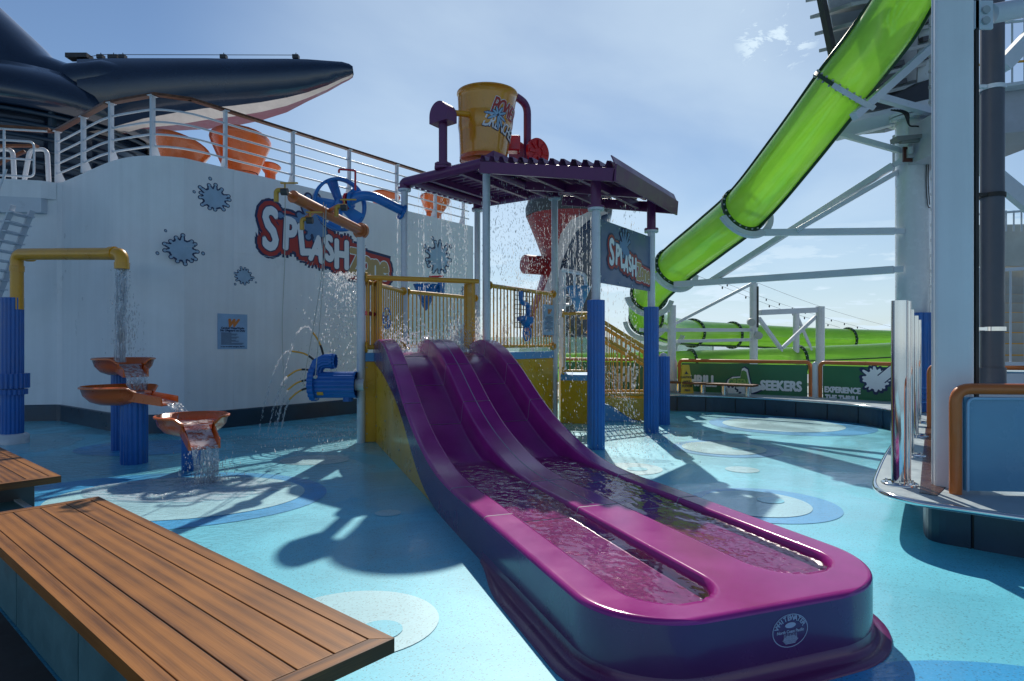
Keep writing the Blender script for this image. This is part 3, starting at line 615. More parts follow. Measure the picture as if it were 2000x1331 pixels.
# small ladder frame behind it
fr = thing('stair_gate', 'white stair head frame with brown handrail behind the left railing', 'stair', (-12, 14.5, WH))
for x in (-12.1, -11.3): MB().tube(fillet([(x - .12, 14.6, WH), (x + .05, 14.6, 6.25), (x + .45, 14.6, 6.25), (x + .5, 14.6, WH)], .15), .05, 8).build('frame', white, fr)
MB().beam((-12.15, 14.5, 6.3), (-11.0, 14.5, 6.3), .12, .05).build('handrail', cap, fr)
MB().beam((-13.0, 14.3, 5.2), (-11.6, 14.9, 6.3), .12, .05).build('handrail', cap, fr)

# ------------------------------------------------------------------ orange tub chairs on the upper deck
def tub(px, py, Y, rpx, label, tilt=0., hh=1.15):
    c = at(px, py, Y); r = rpx / F * Y; t = thing('tub_chair', label, 'chair', c, 'orange tub chairs on the upper deck')
    mb = MB(); rings = []
    for k in range(9):
        q = k / 8; rr = r * (.52 + .48 * q ** .9); ring = []
        for j in range(28):
            a = 6.2832 * j / 28; z = -r * hh * (1 - q) + q * q * r * .24 * -math.sin(a); x = rr * math.cos(a); y = rr * math.sin(a)
            ring.append(c + Matrix.Rotation(tilt, 3, 'Y') @ V((x, y, z)))
        rings.append(ring)
    inner = [[c + (p - c) * .93 + V((0, 0, .0)) for p in rg] for rg in rings[::-1]]
    mb.loft(rings + inner, True, True, False); mb.build('shell', orange, t)
    b = c + Matrix.Rotation(tilt, 3, 'Y') @ V((0, 0, -r * hh)); MB().tube([b, V((b.x, b.y, WH))], r * .5, 20).build('base', orange, t)
    MB().lathe(c + V((0, 0, -r * .5)), [(.001, 0), (r * .6, .02), (r * .68, r * .1)], 20).build('cushion', mat('cushion_red', (.35, .03, .02), .8), t)
tub(356, 284, 14.6, 52, 'orange tub chair tilted sideways behind the railing, nearest the rail corner', .2)
tub(470, 276, 15.6, 56, 'largest orange tub chair, upright behind the second railing bay', -.05)
tub(528, 326, 16.8, 20, 'small orange seat low beside the largest tub chair', 0, .7)
tub(752, 385, 19.6, 30, 'orange tub chair behind the rail above the blue pipe', 0, .8)
tub(850, 390, 20.5, 30, 'orange tub chair behind the rail above the falling water', .1, .9)
tub(140, 368, 14.9, 22, 'low orange seat edge at the left rail corner', 0, .3)

# ------------------------------------------------------------------ ship funnel with its wing
fn = thing('ship_funnel', 'huge dark navy funnel with a long striped wing behind the left railing', 'funnel', (-17.5, 25, WH))
YB = 25.
cB = at(60, 400, YB)
MB().lathe((cB.x, YB, 4), [(4.0, 0), (4.05, 6.2)], 40).build('core', navy, fn)
sm_ = MB()
for r_ in (4.75,):
    sm_.tube([(cB.x + r_ * math.cos(a) * .98, YB + r_ * math.sin(a), 0) for a in [6.2832 * k / 48 for k in range(49)]], .07, 6, False)
slat = rawmesh(sm_, 'slat', navys)
for k in range(11): inst(slat, 'slat', fn, (0, 0, 5.4 + .42 * k)).location = V((0, 0, 5.4 + .42 * k)) - ORG[fn.name]
for a in (-150, -120, -95, -70, -45, -20): MB().beam((cB.x + 4.6 * math.cos(R(a)), YB + 4.6 * math.sin(R(a)), 5), (cB.x + 4.6 * math.cos(R(a)), YB + 4.6 * math.sin(R(a)), 9.9), .12, .25).build('rib', navys, fn)
def wingring(px, yt, yn, yw, yr, dep, Y0=23.):
    """section of the wing at a picture column: top, navy edge, white edge, keel"""
    q = lambda y, Y: at(px, y, Y)
    return [q(yt, Y0 + dep), q(yt - 2, Y0), q(yt + .35 * (yn - yt), Y0 - dep * .25), q(yn, Y0 + dep * .05), q(yw, Y0 + dep * .35), q(yr, Y0 + dep * .9)]
st = [(150, 118, 262, 275, 280, 2.6), (215, 116, 250, 268, 274, 2.5), (280, 116, 232, 250, 254, 2.4), (340, 116, 221, 245, 256, 2.2), (400, 116, 212, 235, 253, 2.1), (455, 117, 207, 228, 247, 1.9), (510, 117, 200, 219, 236, 1.7), (560, 117, 191, 207, 220, 1.4), (600, 118, 181, 192, 199, 1.1), (640, 121, 167, 175, 180, .8), (668, 123, 154, 160, 164, .6), (682, 127, 149, 154, 157, .45), (689, 132, 145, 149, 152, .3)]
rings = [wingring(*s) for s in st]
for nm, ids, m_ in (('wing_shell', (0, 1, 2, 3), navy), ('white_stripe', (3, 4), cream), ('red_stripe', (4, 5), mat('wing_red', (.20, .05, .09), .45))):
    MB().loft([[r_[i] for i in ids] for r_ in rings], True, False).build(nm, m_, fn)
MB().loft([[r_[5], r_[5].lerp(r_[0], .5) + V((0, .35 * (r_[0] - r_[5]).length, 0)), r_[0]] for r_ in rings], True, False).build('wing_back', navy, fn)
# shoulder and left fin
sh = MB(); rr = []
for px, py, r_ in ((-260, -45, 2.4), (-160, 30, 2.3), (-59, 107, 2.05), (35, 172, 1.8), (100, 182, 1.3), (150, 172, .85), (215, 160, .75), (300, 165, .5)):
    c = at(px, py, 23.3); rr.append((c, r_))
sh.tube([c for c, _ in rr], [q for _, q in rr], 28); sh.build('fin', navy, fn)
MB().lathe((cB.x, YB, 9.95), [(4.7, -.2), (4.95, 0), (4.85, .7), (4.0, 1.5), (.01, 1.9)], 48).build('shoulder', navy, fn)
lampm = MB()
for px in (197, 222, 240, 437, 578): c = at(px, 112, 23.4); lampm.box(c, (.35 if px == 222 else .22, .2, .14)); lampm.tube([c, c + V((0, 0, .16))], .015, 5)
lampm.box(at(155, 112, 23.4), (.8, .4, .16)); lampm.build('floodlight', dark, fn)
MB().tube([at(175, 111, 23.4), at(200, 107, 23.4), at(400, 107.5, 23.4), at(580, 108, 23.4)], .012, 4).build('cable', dark, fn)

# second funnel further off
f2 = thing('far_funnel', 'distant winged red white and blue funnel seen between the posts', 'funnel', at(1110, 660, 42))
rows = [(424, 1027, 1150, 1184, 1194), (445, 1036, 1108, 1140, 1190), (470, 1046, 1089, 1114, 1186), (496, 1056, 1084, 1102, 1181), (520, 1062, 1079, 1092, 1177), (560, 1050, 1064, 1083, 1173), (600, 1036, 1049, 1071, 1169), (650, 1022, 1034, 1061, 1166), (700, 1010, 1024, 1052, 1162)]
def frow(y, xs, Ls, Rs, Y=42., dep=2.6):
    c, w = (Ls + Rs) / 2, (Rs - Ls) / 2 + .01
    return [at(x, y, Y) + V((0, -dep * math.sqrt(max(0, 1 - ((x - c) / w) ** 2)), 0)) for x in xs]
for nm, i0, m_ in (('red_band', 0, rust), ('white_band', 1, cream), ('navy_band', 2, navy)):
    MB().loft([frow(r_[0], [r_[1 + i0] + (r_[2 + i0] - r_[1 + i0]) * k / 8 for k in range(9)], r_[1], r_[4]) for r_ in rows], True, False).build(nm, m_, f2)
MB().loft([[at(1110 + (1110 - a) * -1 * 0 + (b - a) / 2 * math.cos(t) + (a + b) / 2 - 1110, y, 42) + V((0, 2.6 * math.sin(t), 0)) for t in [6.2832 * j / 32 for j in range(32)]] for y, a, b in ((386, 1043, 1192), (392, 1032, 1195), (408, 1026, 1196), (424, 1027, 1194))], True, True, True).build('top_band', fgrey, f2)
c = at(1045, 518, 41); MB().tube([c + V((-.7, -.4, 0)), c + V((1.6, .9, 0))], .62, 24).build('side_duct', rust, f2)
# ------------------------------------------------------------------ magenta water slide
U_, D_ = V((.940, .340, 0)), V((-.340, .940, 0))
def sl(u, v, z=0.): return U_ * u + D_ * v + V((0, 0, z))
sg = thing('water_slide', 'wide magenta twin lane slide running from the yellow platform to the foreground', 'slide', sl(2.47, 5, 0))
UC, HW, RC, V0, V1 = 2.43, .99, .66, 2.53, 11.15
RIM = [(2.53, .375), (4, .37), (5.0, .365), (5.7, .36), (6.3, .395), (6.84, .49), (7.5, .67), (8.15, .93), (9.1, 1.40), (9.8, 1.67), (10.4, 1.78), (10.86, 1.76), (11.2, 1.72)]
DEP = [(2.53, .17), (5.2, .18), (6.3, .20), (7.5, .27), (9.1, .31), (10.0, .27), (10.6, .22), (11.2, .19)]
SB = [(5.6, 0), (6.36, .017), (7.0, .14), (7.54, .36), (8.17, .68), (8.8, .93), (9.43, 1.10), (10.1, 1.25), (10.85, 1.36), (11.2, 1.40)]
RCL = .5
def hw(v): return HW if v > V0 + RC else HW - RC + math.sqrt(max(0, RC ** 2 - (RC - (v - V0)) ** 2))
def hl(v): return HW if v > V0 + RCL else HW - RCL + math.sqrt(max(0, RCL ** 2 - (RCL - (v - V0)) ** 2))
LN = [(1.965, .285, 2.72), (2.925, .29, 2.84)]
def lane(u, v):
    b = 9.
    for c, h, ve in LN:
        d = math.hypot(u - c, v - ve - h) - h if v < ve + h else abs(u - c) - h
        b = min(b, d)
    return b
def topz(u, v):
    r_ = interp(RIM, v); d = lane(u, v); q = sstep(.002, -.04, d)
    e = min((hw(v) if u > UC else hl(v)) - abs(u - UC), v - V0 if v < V0 + .1 else 9); ed = .035
    z = r_ - interp(DEP, v) * q
    # centre rib slightly crowned, water film dish near the front
    if e < ed: z -= ed * .8 * (1 - math.sqrt(max(0, 1 - (1 - max(e, 0) / ed) ** 2)))
    return z
def section(v0, v1, step):
    vs_, fs_ = [], []; sgrid = []
    n = 150; s = [(-1 + 2 * i / n) for i in range(n + 1)]
    s = sorted(set([-1, -.998, -.993, -.985, -.975, .975, .985, .993, .998, 1] + s)); m_ = len(s)
    vv = []; v = v0
    if v0 <= V0 + .01: vv = [V0 + x for x in (0, .001, .003, .007, .014, .025, .04)]; v = V0 + .06
    while v < v1 - step * .5: vv.append(v); v += step
    vv.append(v1)
    for v in vv:
        h = hw(v); h2 = hl(v)
        for x in s: u = UC + x * (h if x > 0 else h2); vs_.append(sl(u, v, topz(u, v)))
    for i in range(len(vv) - 1):
        for j in range(m_ - 1): fs_.append((i * m_ + j, i * m_ + j + 1, (i + 1) * m_ + j + 1, (i + 1) * m_ + j))
    return MB().add(vs_, fs_, True)
SE = [2.53, 4.63, 5.68, 8.15, 9.11, 10.2, V1]
for i in range(len(SE) - 1):
    section(SE[i] + (.004 if i else 0), SE[i + 1] - .004, .03).build('slide_section', magenta, sg)
# joints
jm = MB()
for v in SE[1:-1]:
    u = UC - HW
    pts = [sl(UC - HW + 2 * HW * k / 150, v, topz(UC - HW + 2 * HW * k / 150, v) + .0015) for k in range(151)]
    jm.loft([[p - D_ * .007 for p in pts], [p + V((0, 0, .002)) for p in pts], [p + D_ * .007 for p in pts]], True, False)
cl_ = [sl(2.43, v, topz(2.43, v)) for v in [4.7 + .08 * k for k in range(78)]]
jm.loft([[p - U_ * .006 + V((0, 0, .001)) for p in cl_], [p + V((0, 0, .004)) for p in cl_], [p + U_ * .006 + V((0, 0, .001)) for p in cl_]], True, False)
jm.build('joint', lgrey, sg)
# side skirts
out = [];
for v in [V1 - k * .12 for k in range(66)]:
    if v > V0 + RCL: out.append((UC - HW, v))
for k in range(15): a = math.pi + (math.pi / 2) * k / 14; out.append((UC - HW + RCL + math.cos(a) * RCL, V0 + RCL + math.sin(a) * RCL))
for k in range(15): a = 1.5 * math.pi + (math.pi / 2) * k / 14; out.append((UC + HW - RC + math.cos(a) * RC, V0 + RC + math.sin(a) * RC))
for v in [V1 - k * .12 for k in range(66)][::-1]:
    if v > V0 + RC: out.append((UC + HW, v))
rings = []
for u, v in out:
    t_ = interp(RIM, v) - .028; b_ = interp(SB, v) if v > 5.6 else 0.; rings.append([sl(u, v, t_), sl(u, v, t_ - (t_ - b_) * .33), sl(u, v, t_ - (t_ - b_) * .66), sl(u, v, b_)])
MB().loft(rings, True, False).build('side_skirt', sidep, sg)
# flange at the floor round the front
fr_ = []
for i, (u, v) in enumerate(out):
    if v > 4.75: continue
    a, b = out[max(i - 1, 0)], out[min(i + 1, len(out) - 1)]; d = V((b[0] - a[0], b[1] - a[1])); d.normalize(); nx, ny = -d.y, d.x
    nx, ny = (d.y, -d.x); w = (.12 if u < UC + .3 else .085) * sstep(4.75, 3.9, v) + .012
    if (u - UC) * nx + (v - 5) * ny < 0 and abs(ny) < .01 and (u - UC) * nx < 0: nx, ny = -nx, -ny
    fr_.append([sl(u + nx * q * w, v + ny * q * w, z) for q, z in ((0, .09), (.05, .05), (.18, .028), (.45, .022), (.92, .018), (1, .010), (1, 0))])
MB().loft(fr_, True, False).build('base_flange', flange_m, sg)
# yellow side panels below the curve
for u, dx in ((UC - HW + .03, .02), (UC + HW - .03, -.02)):
    pts = [sl(u, 6.2, .002)]; pts += [sl(u, v, interp(SB, v) + .02) for v in [6.36 + .2 * k for k in range(24)]] + [sl(u, V1 - .12, 1.38), sl(u, V1 - .12, .002)]
    MB().prism(pts, U_ * dx).build('side_panel', ypanel, sg)
bm_ = MB()
for v in (7.2, 7.9, 8.6, 9.3, 10, 10.8):
    for w in (.04,): p = sl(UC - HW - .001, v, interp(SB, v) + .05); bm_.tube([p, p - U_ * .008], .012, 8)
for v, z in ((10.9, .3), (10.9, .8), (9.9, .5), (8.6, .25), (7.8, .12)): p = sl(UC - HW + .028, v, z); bm_.tube([p, p - U_ * .012], .012, 8)
bm_.build('bolt_head', grey, sg)
# oval maker's emblem on the front
pE = gr(1537, 1331); cu = sl(2.43, V0, .235)
mp = lambda s, t, l: cu + U_ * s + V((0, 0, t)) - D_ * (.002 + l)
em = MB()
for r0, r1 in ((1.0, .955), (.70, .675)):
    n = 40; vs_ = []; fs_ = []
    for k in range(n): a = 6.2832 * k / n; vs_ += [mp(math.cos(a) * .115 * r0, math.sin(a) * .085 * r0, 0), mp(math.cos(a) * .115 * r1, math.sin(a) * .085 * r1, 0)]
    for k in range(n): fs_.append((2 * k, 2 * ((k + 1) % n), 2 * ((k + 1) % n) + 1, 2 * k + 1))
    if r0 == 1.0: em.add(vs_, fs_)
for k, ch in enumerate('WHITEWATER'):
    a = R(155 - k * 14.5); put2d(em, text2d(ch, .036), mp, (math.cos(a) * .092, math.sin(a) * .065), a - math.pi / 2, .001, .0012, 6)
put2d(em, text2d('North Coast Pacific', .022), mp, (0, -.004), 0, .001, .0008, 6)
put2d(em, disc2d(.035, .014, 20), mp, (0, .028), 0, .001)
for k in range(7): put2d(em, rect2d(.10 - .012 * abs(k - 3) , .004), mp, (0, -.028 - .006 * k), 0, .001)
for k in range(9): put2d(em, rect2d(.003, .03), mp, (-.04 + .01 * k, -.03), 0, .001)
em.build('emblem', mat('emblem_silver', (.45, .42, .55), .4), sg)
# water lying in the two lanes and running down the chute
for li, (c, h, ve) in enumerate(LN):
    vs_, fs_ = [], []; nv, nu = 620, 76
    for i in range(nv + 1):
        v = ve + .0 + (6.95 - ve) * i / nv; q = h * 1.0 if v > ve + h else math.sqrt(max(0, h * h - (v - ve - h) ** 2)); q = max(q - .02, .004)
        for j in range(nu + 1):
            u = c + q * (-1 + 2 * j / nu); far = sstep(4.0, 6.6, v)
            z = .336 + far * .008 + (.0014 + .006 * far) * noise.noise(V((u * 7, v * 5, li * 3))) + (.0009 + .0035 * far) * noise.noise(V((u * 17 + 5, v * 13, li)))+ (.00035 + .0008 * far) * noise.noise(V((u * 38, v * 30, 4)))
            vs_.append(sl(u, v, z))
    for i in range(nv):
        for j in range(nu): a = i * (nu + 1) + j; fs_.append((a, a + 1, a + nu + 2, a + nu + 1))
    tag(MB().add(vs_, fs_, True).build('pool_water', w_clear, None), ['clear rippled water lying in the nearer left slide lane', 'clear rippled water lying in the right slide lane'][li], 'water', 'water in the slide lanes')

for o in bpy.data.objects:
    if o.name.startswith('pool_water'): o.cycles.is_caustics_caster = True
    if o.name.startswith('slide_section'): o.cycles.is_caustics_receiver = True
# ------------------------------------------------------------------ splash tower
PA, PB, PC, PD, PE_, PF, PG = V((-2.61, 10.82, 0)), V((-.475, 11.6, 0)), V((-2.24, 13.03, 0)), V((-.83, 15.0, 0)), V((.94, 13.8, 0)), V((1.37, 10.2, 0)), V((2.69, 12.08, 0))
tw = thing('splash_tower', 'water play tower with purple roofs, yellow railings and white posts behind the slide', 'play structure', (0, 12, 0))
ZU, ZL = 4.91, 3.9
def post(p, z, flange=True, r=.072):
    o = MB().tube([p, p + V((0, 0, z))], r, 20).build('post', postw, tw); ORG[o.name] = ORG[tw.name]
    if flange:
        mb = MB(); mb.disc(p + V((0, 0, z)), (0, 0, 1), .135, .035, 24, 10); mb.build('flange', postw, o)
        mb = MB(); mb.disc(p + V((0, 0, z + .037)), (0, 0, 1), .135, .034, 24, 10); mb.build('flange', purple, o)
    return o
for p, z, f_ in ((PA, 3.66, False), (PB, ZU, 1), (PC, ZU, 1), (PD, ZU, 1), (PE_, ZU - .0, 1), (PF, ZL, 1), (PG, ZL - .02, 1)): post(p, z, f_)
for p in (PF, PG):
    o = MB().tube([p, p + V((0, 0, 2.42))], .135, 112, True, 14, .07).build('post_sleeve', blue, tw)
    mb = MB().tube([p + V((0, 0, (ZL if p is PF else ZL - .02) + .05)), p + V((0, 0, 4.55))], .085, 18); mb.build('roof_post', purple, tw)
# upper roof frame pipes
zt = ZU + .05
def bentpipe(a, b, zp, r=.1): return fillet([a + V((0, 0, zt)), a + V((0, 0, zp)), b + V((0, 0, zp)), b + V((0, 0, zt))], .26, 7)
MB().tube(bentpipe(PB, PC, 5.07), .1, 18).build('roof_pipe', purple, tw)
MB().tube(bentpipe(PE_, PD, 5.07), .1, 18).build('roof_pipe', purple, tw)
for k in (.32, .68):
    a, b = PB.lerp(PC, k), PE_.lerp(PD, k); MB().beam(a + V((0, 0, 5.05)), b + V((0, 0, 5.05)), .09, .12).build('roof_beam', purple, tw)
MB().tube([PC + V((0, 0, 5.05)) + (PB - PC) * .12, PD + V((0, 0, 5.05)) + (PE_ - PD) * .12], .085, 14).build('roof_pipe', purple, tw)
MB().tube([PB + V((0, 0, 5.05)) + (PC - PB) * .1, PE_ + V((0, 0, 5.05)) + (PD - PE_) * .1], .085, 14).build('roof_pipe', purple, tw)
def corr(name, a, b, c, d, n, amp=.035, th=.006):
    """corrugated sheet, ribs run from edge ab to edge dc; n ribs across ab"""
    prof = []
    for k in range(n):
        for f_, h in ((0, 0), (.12, 0), (.3, 1), (.62, 1), (.8, 0)): prof.append(((k + f_) / n, h))
    prof.append((1, 0)); r0 = [a.lerp(b, q) + V((0, 0, h * amp * 2)) for q, h in prof]; r1 = [d.lerp(c, q) + V((0, 0, h * amp * 2)) for q, h in prof]
    mb = MB(); mb.loft([r0, r1], False, False); mb.loft([[p + V((0, 0, -th)) for p in r0], [p + V((0, 0, -th)) for p in r1]], False, False)
    mb.loft([r0, [p + V((0, 0, -th)) for p in r0]], False, False); mb.loft([r1, [p + V((0, 0, -th)) for p in r1]], False, False)
    return mb.build(name, purple, tw)
pd = (PE_ - PB).normalized(); qd = (PC - PB).normalized(); zr = V((0, 0, 5.12))
A_, B_, C_, D2 = PB + pd * .10 - qd * .12 + zr, PE_ + pd * .25 - qd * .12 + zr, PD + pd * .25 + qd * .3 + zr, PC + pd * .10 + qd * .3 + zr
corr('roof_sheet', A_, B_, C_, D2, 14)
# upstand on the right edge of the upper roof
MB().prism([A_ + V((0, 0, -.02)) - pd * .02, A_ + V((0, 0, .17)) - pd * .02, B_ + V((0, 0, .17)), B_ + V((0, 0, -.02))], qd * .02).build('fascia', purple, tw, bevel=.003)
MB().prism([A_ + V((0, 0, .17)) - pd * .03, A_ + V((0, 0, .02)) + qd * .55 - pd * .03, A_ + V((0, 0, .06)) + qd * .02 - pd * .03], pd * .02).build('fascia', purple, tw)
# lower roof, falling to the right
q2 = -qd; k1 = PF + q2 * .52 - pd * .35; k2 = PG + q2 * .42 + pd * .15
aL = PB - pd * .3 + q2 * .1 + V((0, 0, 5.02)); bL = PE_ + pd * .2 + q2 * .12 + V((0, 0, 5.02)); k1 = k1 + V((0, 0, 4.42)); k2 = k2 + V((0, 0, 4.42))
# frame: side channels along the fall, rafters across
def chan(a, b, w=.09, h=.20): return MB().beam(a, b, w, h).build('roof_beam', purple, tw, bevel=.006)
dz = V((0, 0, -.13))
chan(aL + dz, k1 + dz + (aL - k1).normalized() * .02, .08, .2); chan(bL + dz, k2 + dz, .08, .2)
for t_ in (.35, .72): chan(aL.lerp(bL, .5) * 0 + aL.lerp(k1, t_) + dz, bL.lerp(k2, t_) + dz, .08, .14)
m1, m2 = aL.lerp(bL, .5), k1.lerp(k2, .5); chan(m1 + dz, m2 + dz, .08, .16)
corr('roof_sheet', aL.lerp(k1, -.02), k1, k2, bL.lerp(k2, -.02), 13, .045)
fo = (k1 - aL); fo.z = 0; fo.normalize()
MB().prism([k1 - pd * .06 + V((0, 0, -.24)) + fo * .0, k1 - pd * .06 + V((0, 0, .02)) + fo * .02, k2 + pd * .1 + V((0, 0, .02)) + fo * .02, k2 + pd * .1 + V((0, 0, -.24))], fo * .03).build('gutter_board', purple, tw, bevel=.003)
MB().prism([k1 - pd * .06 + V((0, 0, .035)) + fo * .0, k1 - pd * .06 + V((0, 0, .17)) + fo * -.06, k2 + pd * .1 + V((0, 0, .17)) + fo * -.06, k2 + pd * .1 + V((0, 0, .035))], fo * .02).build('gutter_board', purple, tw, bevel=.003)

# platform: floor, blue rim, yellow panels
ZP = 1.53
plat = [PA, PB, PE_, PD, PC]
MB().prism([p + V((0, 0, ZP - .1)) for p in plat], (0, 0, .1)).build('platform_floor', lblue, tw)
def wallpanel(a, b, z0, z1, m_, name='panel', out_=.0, th=.03):
    d = (b - a).normalized(); n_ = V((d.y, -d.x, 0)) * out_
    return MB().prism([a + n_ + d * .07 + V((0, 0, z0)), b + n_ - d * .07 + V((0, 0, z0)), b + n_ - d * .07 + V((0, 0, z1)), a + n_ + d * .07 + V((0, 0, z1))], V((-d.y, d.x, 0)) * th).build(name, m_, tw, bevel=.004)
for a, b in ((PA, PB), (PB, PE_), (PC, PA)):
    wallpanel(a, b, .005, ZP - .13, ypanel, 'wall_panel'); wallpanel(a, b, ZP - .125, ZP + .02, lblue, 'rim_board', .02, .05)
wallpanel(PE_, PD, .005, ZP - .13, ypanel, 'wall_panel'); wallpanel(PD, PC, .005, ZP - .13, ypanel, 'wall_panel')
bm_ = MB()
for a, b in ((PA, PB), (PB, PE_)):
    d = (b - a).normalized(); n_ = V((d.y, -d.x, 0))
    for f_ in (.1, .5, 1.2, 1.9):
        for z in (.15, .5, .95, 1.3): p = a + d * f_ + V((0, 0, z)); bm_.tube([p, p + n_ * .008], .012, 6)
bm_.build('bolt_head', grey, tw)
barm = rawmesh(MB().tube([(0, 0, -.5), (0, 0, .5)], .0135, 8, False), 'baluster', yellow)
def railing(a, b, z0, z1, sp=.115, e0=.12, e1=.12, r=.042, topflange=True, parent=None, topslope=0.):
    parent = parent or tw; d = (b - a); ln_ = d.length; d.normalize()
    for z in (z0, z1):
        o = MB().tube([a + d * .07 + V((0, 0, z)), b - d * .07 + V((0, 0, z))], r if z == z1 else r * .8, 14).build('rail', yellow, parent)
        if topflange:
            for p, s in ((a, 1), (b, -1)): MB().disc(p + d * s * .082 + V((0, 0, z)), d, .085, .03, 18, 6, .009).build('rail_flange', yellow, o)
    n = max(1, int((ln_ - e0 - e1) / sp))
    for k in range(n + 1):
        p = a + d * (e0 + (ln_ - e0 - e1) * k / n); inst(barm, 'baluster', parent, p + V((0, 0, (z0 + z1) / 2)), None, (1, 1, z1 - z0))
ZR = 2.80
railing(PB, PE_, ZP + .13, ZR); railing(PC, PD, ZP + .13, ZR); railing(PC, PA, ZP + .13, ZR)
# front opening: end panels and cross tube
fa, fb = PA, PB; d = (fb - fa).normalized()
MB().tube([fa + d * .07 + V((0, 0, 2.86)), fa + d * 2.12 + V((0, 0, 2.86))], .045, 14).build('rail', yellow, tw)
mb = MB(); mb.disc(fa + d * .085 + V((0, 0, 2.86)), d, .09, .03, 18, 6, .009); mb.disc(fa + d * .085 + V((0, 0, ZP + .12)), d, .1, .03, 18, 6, .009); mb.build('rail_flange', yellow, tw)
MB().tube([fa + d * .07 + V((0, 0, ZP + .12)), fa + d * .3 + V((0, 0, ZP + .12))], .04, 12).build('rail', yellow, tw)
for k in range(3): inst(barm, 'baluster', tw, fa + d * (.12 + .08 * k) + V((0, 0, 2.25)), None, (1, 1, 1.25))
inn = V((-d.y, d.x, 0))
for base, sgn, m2_ in ((.33, 1, prw), (2.02, -1, ypanel)):
    c = fa + d * base; w = .52
    fr2 = fillet([c + V((0, 0, ZP + .10)), c + V((0, 0, 2.86)), c - inn * w * -.0 + inn * w + V((0, 0, 2.86)), c + inn * w + V((0, 0, ZP + .1)), c + V((0, 0, ZP + .1))], .09, 4)
    o = MB().tube(fr2, .034, 10).build('panel_frame', yellow, tw)
    MB().prism([c + inn * .03 + V((0, 0, ZP + .13)), c + inn * (w - .03) + V((0, 0, ZP + .13)), c + inn * (w - .03) + V((0, 0, 2.83)), c + inn * .03 + V((0, 0, 2.83))], d * .015).build('side_board', m2_ if sgn < 0 else mat('panel_grey', (.40, .45, .52), .4), o)
sb = MB(); c = fa + d * .33 + inn * .26
mp = lambda s, t, l: c + inn * s + V((0, 0, t)) - d * (-.0155 * -1 * 0 + .003 + l) + V((0, 0, 0))
mp2 = lambda s, t, l: c - inn * s + V((0, 0, t)) + d * (.018 + l)
for z, tx, sz in ((2.5, 'SLIDE', .1), (2.35, 'WITH CARE', .06)): put2d(sb, text2d(tx, sz), mp, (0, z), R(90), 0); 
for z in (1.95, 1.8): put2d(sb, rect2d(.14, .1), mp, (0, z), 0, 0)
sb.build('lettering', prl, tw)
# sign plate, cargo net and play gadgets on the right railing
dR = (PE_ - PB).normalized(); nR = V((dR.y, -dR.x, 0))
def onR(s, z, out_=.0): return PB + dR * s + nR * out_ + V((0, 0, z))
ns = thing('tower_notice', 'pale blue rules plate fixed to the right yellow railing', 'sign', onR(2.25, 2.2, .06))
MB().prism([onR(2.0, 1.9, .06), onR(2.46, 1.9, .06), onR(2.46, 2.55, .06), onR(2.0, 2.55, .06)], nR * .012).build('plate', wsign, ns)
a_, b_ = MB(), MB(); mpn = lambda s, t, l: onR(2.23 + s, 2.22 + t, .075 + l)
put2d(b_, text2d('w', .22, .35), mpn, (0, .2), 0, .001, .01, 6); b_.build('emblem', pro, ns)
for k in range(13): put2d(a_, rect2d(.34 if k % 4 else .2, .010), mpn, (0, .08 - .026 * k), 0, .001)
a_.build('lettering', prn, ns)
nt2 = thing('cargo_net', 'black rope net square on the right railing around the blue gadget', 'net', onR(1.2, 2.4, .05)); mb = MB()
for k in range(9):
    s = .88 + .08 * k; mb.tube([onR(s, 2.02, .07), onR(s, 2.78, .07)], .007, 5)
    z = 2.04 + .09 * k; mb.tube([onR(.88, z, .075), onR(1.52, z, .075)], .007, 5)
mb.build('net', black, nt2)
gd = thing('water_gadget', 'blue hand pump and ship wheel toy inside the right railing', 'play gadget', onR(1.2, 2.2, .12))
MB().tube(fillet([onR(.92, 2.2, .14), onR(1.25, 2.25, .14), onR(1.28, 2.5, .14), onR(1.0, 2.52, .14), onR(.98, 2.75, .14)], .1), .05, 12).build('pipe', cyanb, gd)
MB().lathe(onR(1.2, 2.25, .14), [(.15, 0), (.14, -.1), (.05, -.22), (.001, -.22)], 16).build('bowl', cyanb, gd)
def wheel(c, ax, r, m_, par, sp=6, tube_=.016):
    ax = ax.normalized(); x = ax.orthogonal().normalized(); y = ax.cross(x)
    o = MB().tube([c + (x * math.cos(a) + y * math.sin(a)) * r for a in [6.2832 * k / 32 for k in range(33)]], tube_, 8, False).build('wheel_rim', m_, par)
    for k in range(sp): a = 6.2832 * k / sp; MB().tube([c, c + (x * math.cos(a) + y * math.sin(a)) * r], tube_ * .7, 6).build('spoke', m_, par)
    MB().tube([c - ax * .03, c + ax * .03], r * .25, 12).build('hub', m_, par)
wheel(onR(1.22, 1.92, .14), nR, .15, cyanb, gd)
wg = thing('hand_wheel', 'blue hand wheel and red handles on the left yellow railing', 'play gadget', PA + V((0, 0, 2.3)))
q = PA.lerp(PC, .55) + V((0, 0, 2.2)); wheel(q, (PC - PA).cross(V((0, 0, 1))), .2, cyanb, wg); MB().tube([PA.lerp(PC, .1) + V((0, 0, 2.25)), PA.lerp(PC, .3) + V((0, 0, 2.25))], .04, 10).build('handle', red, wg)

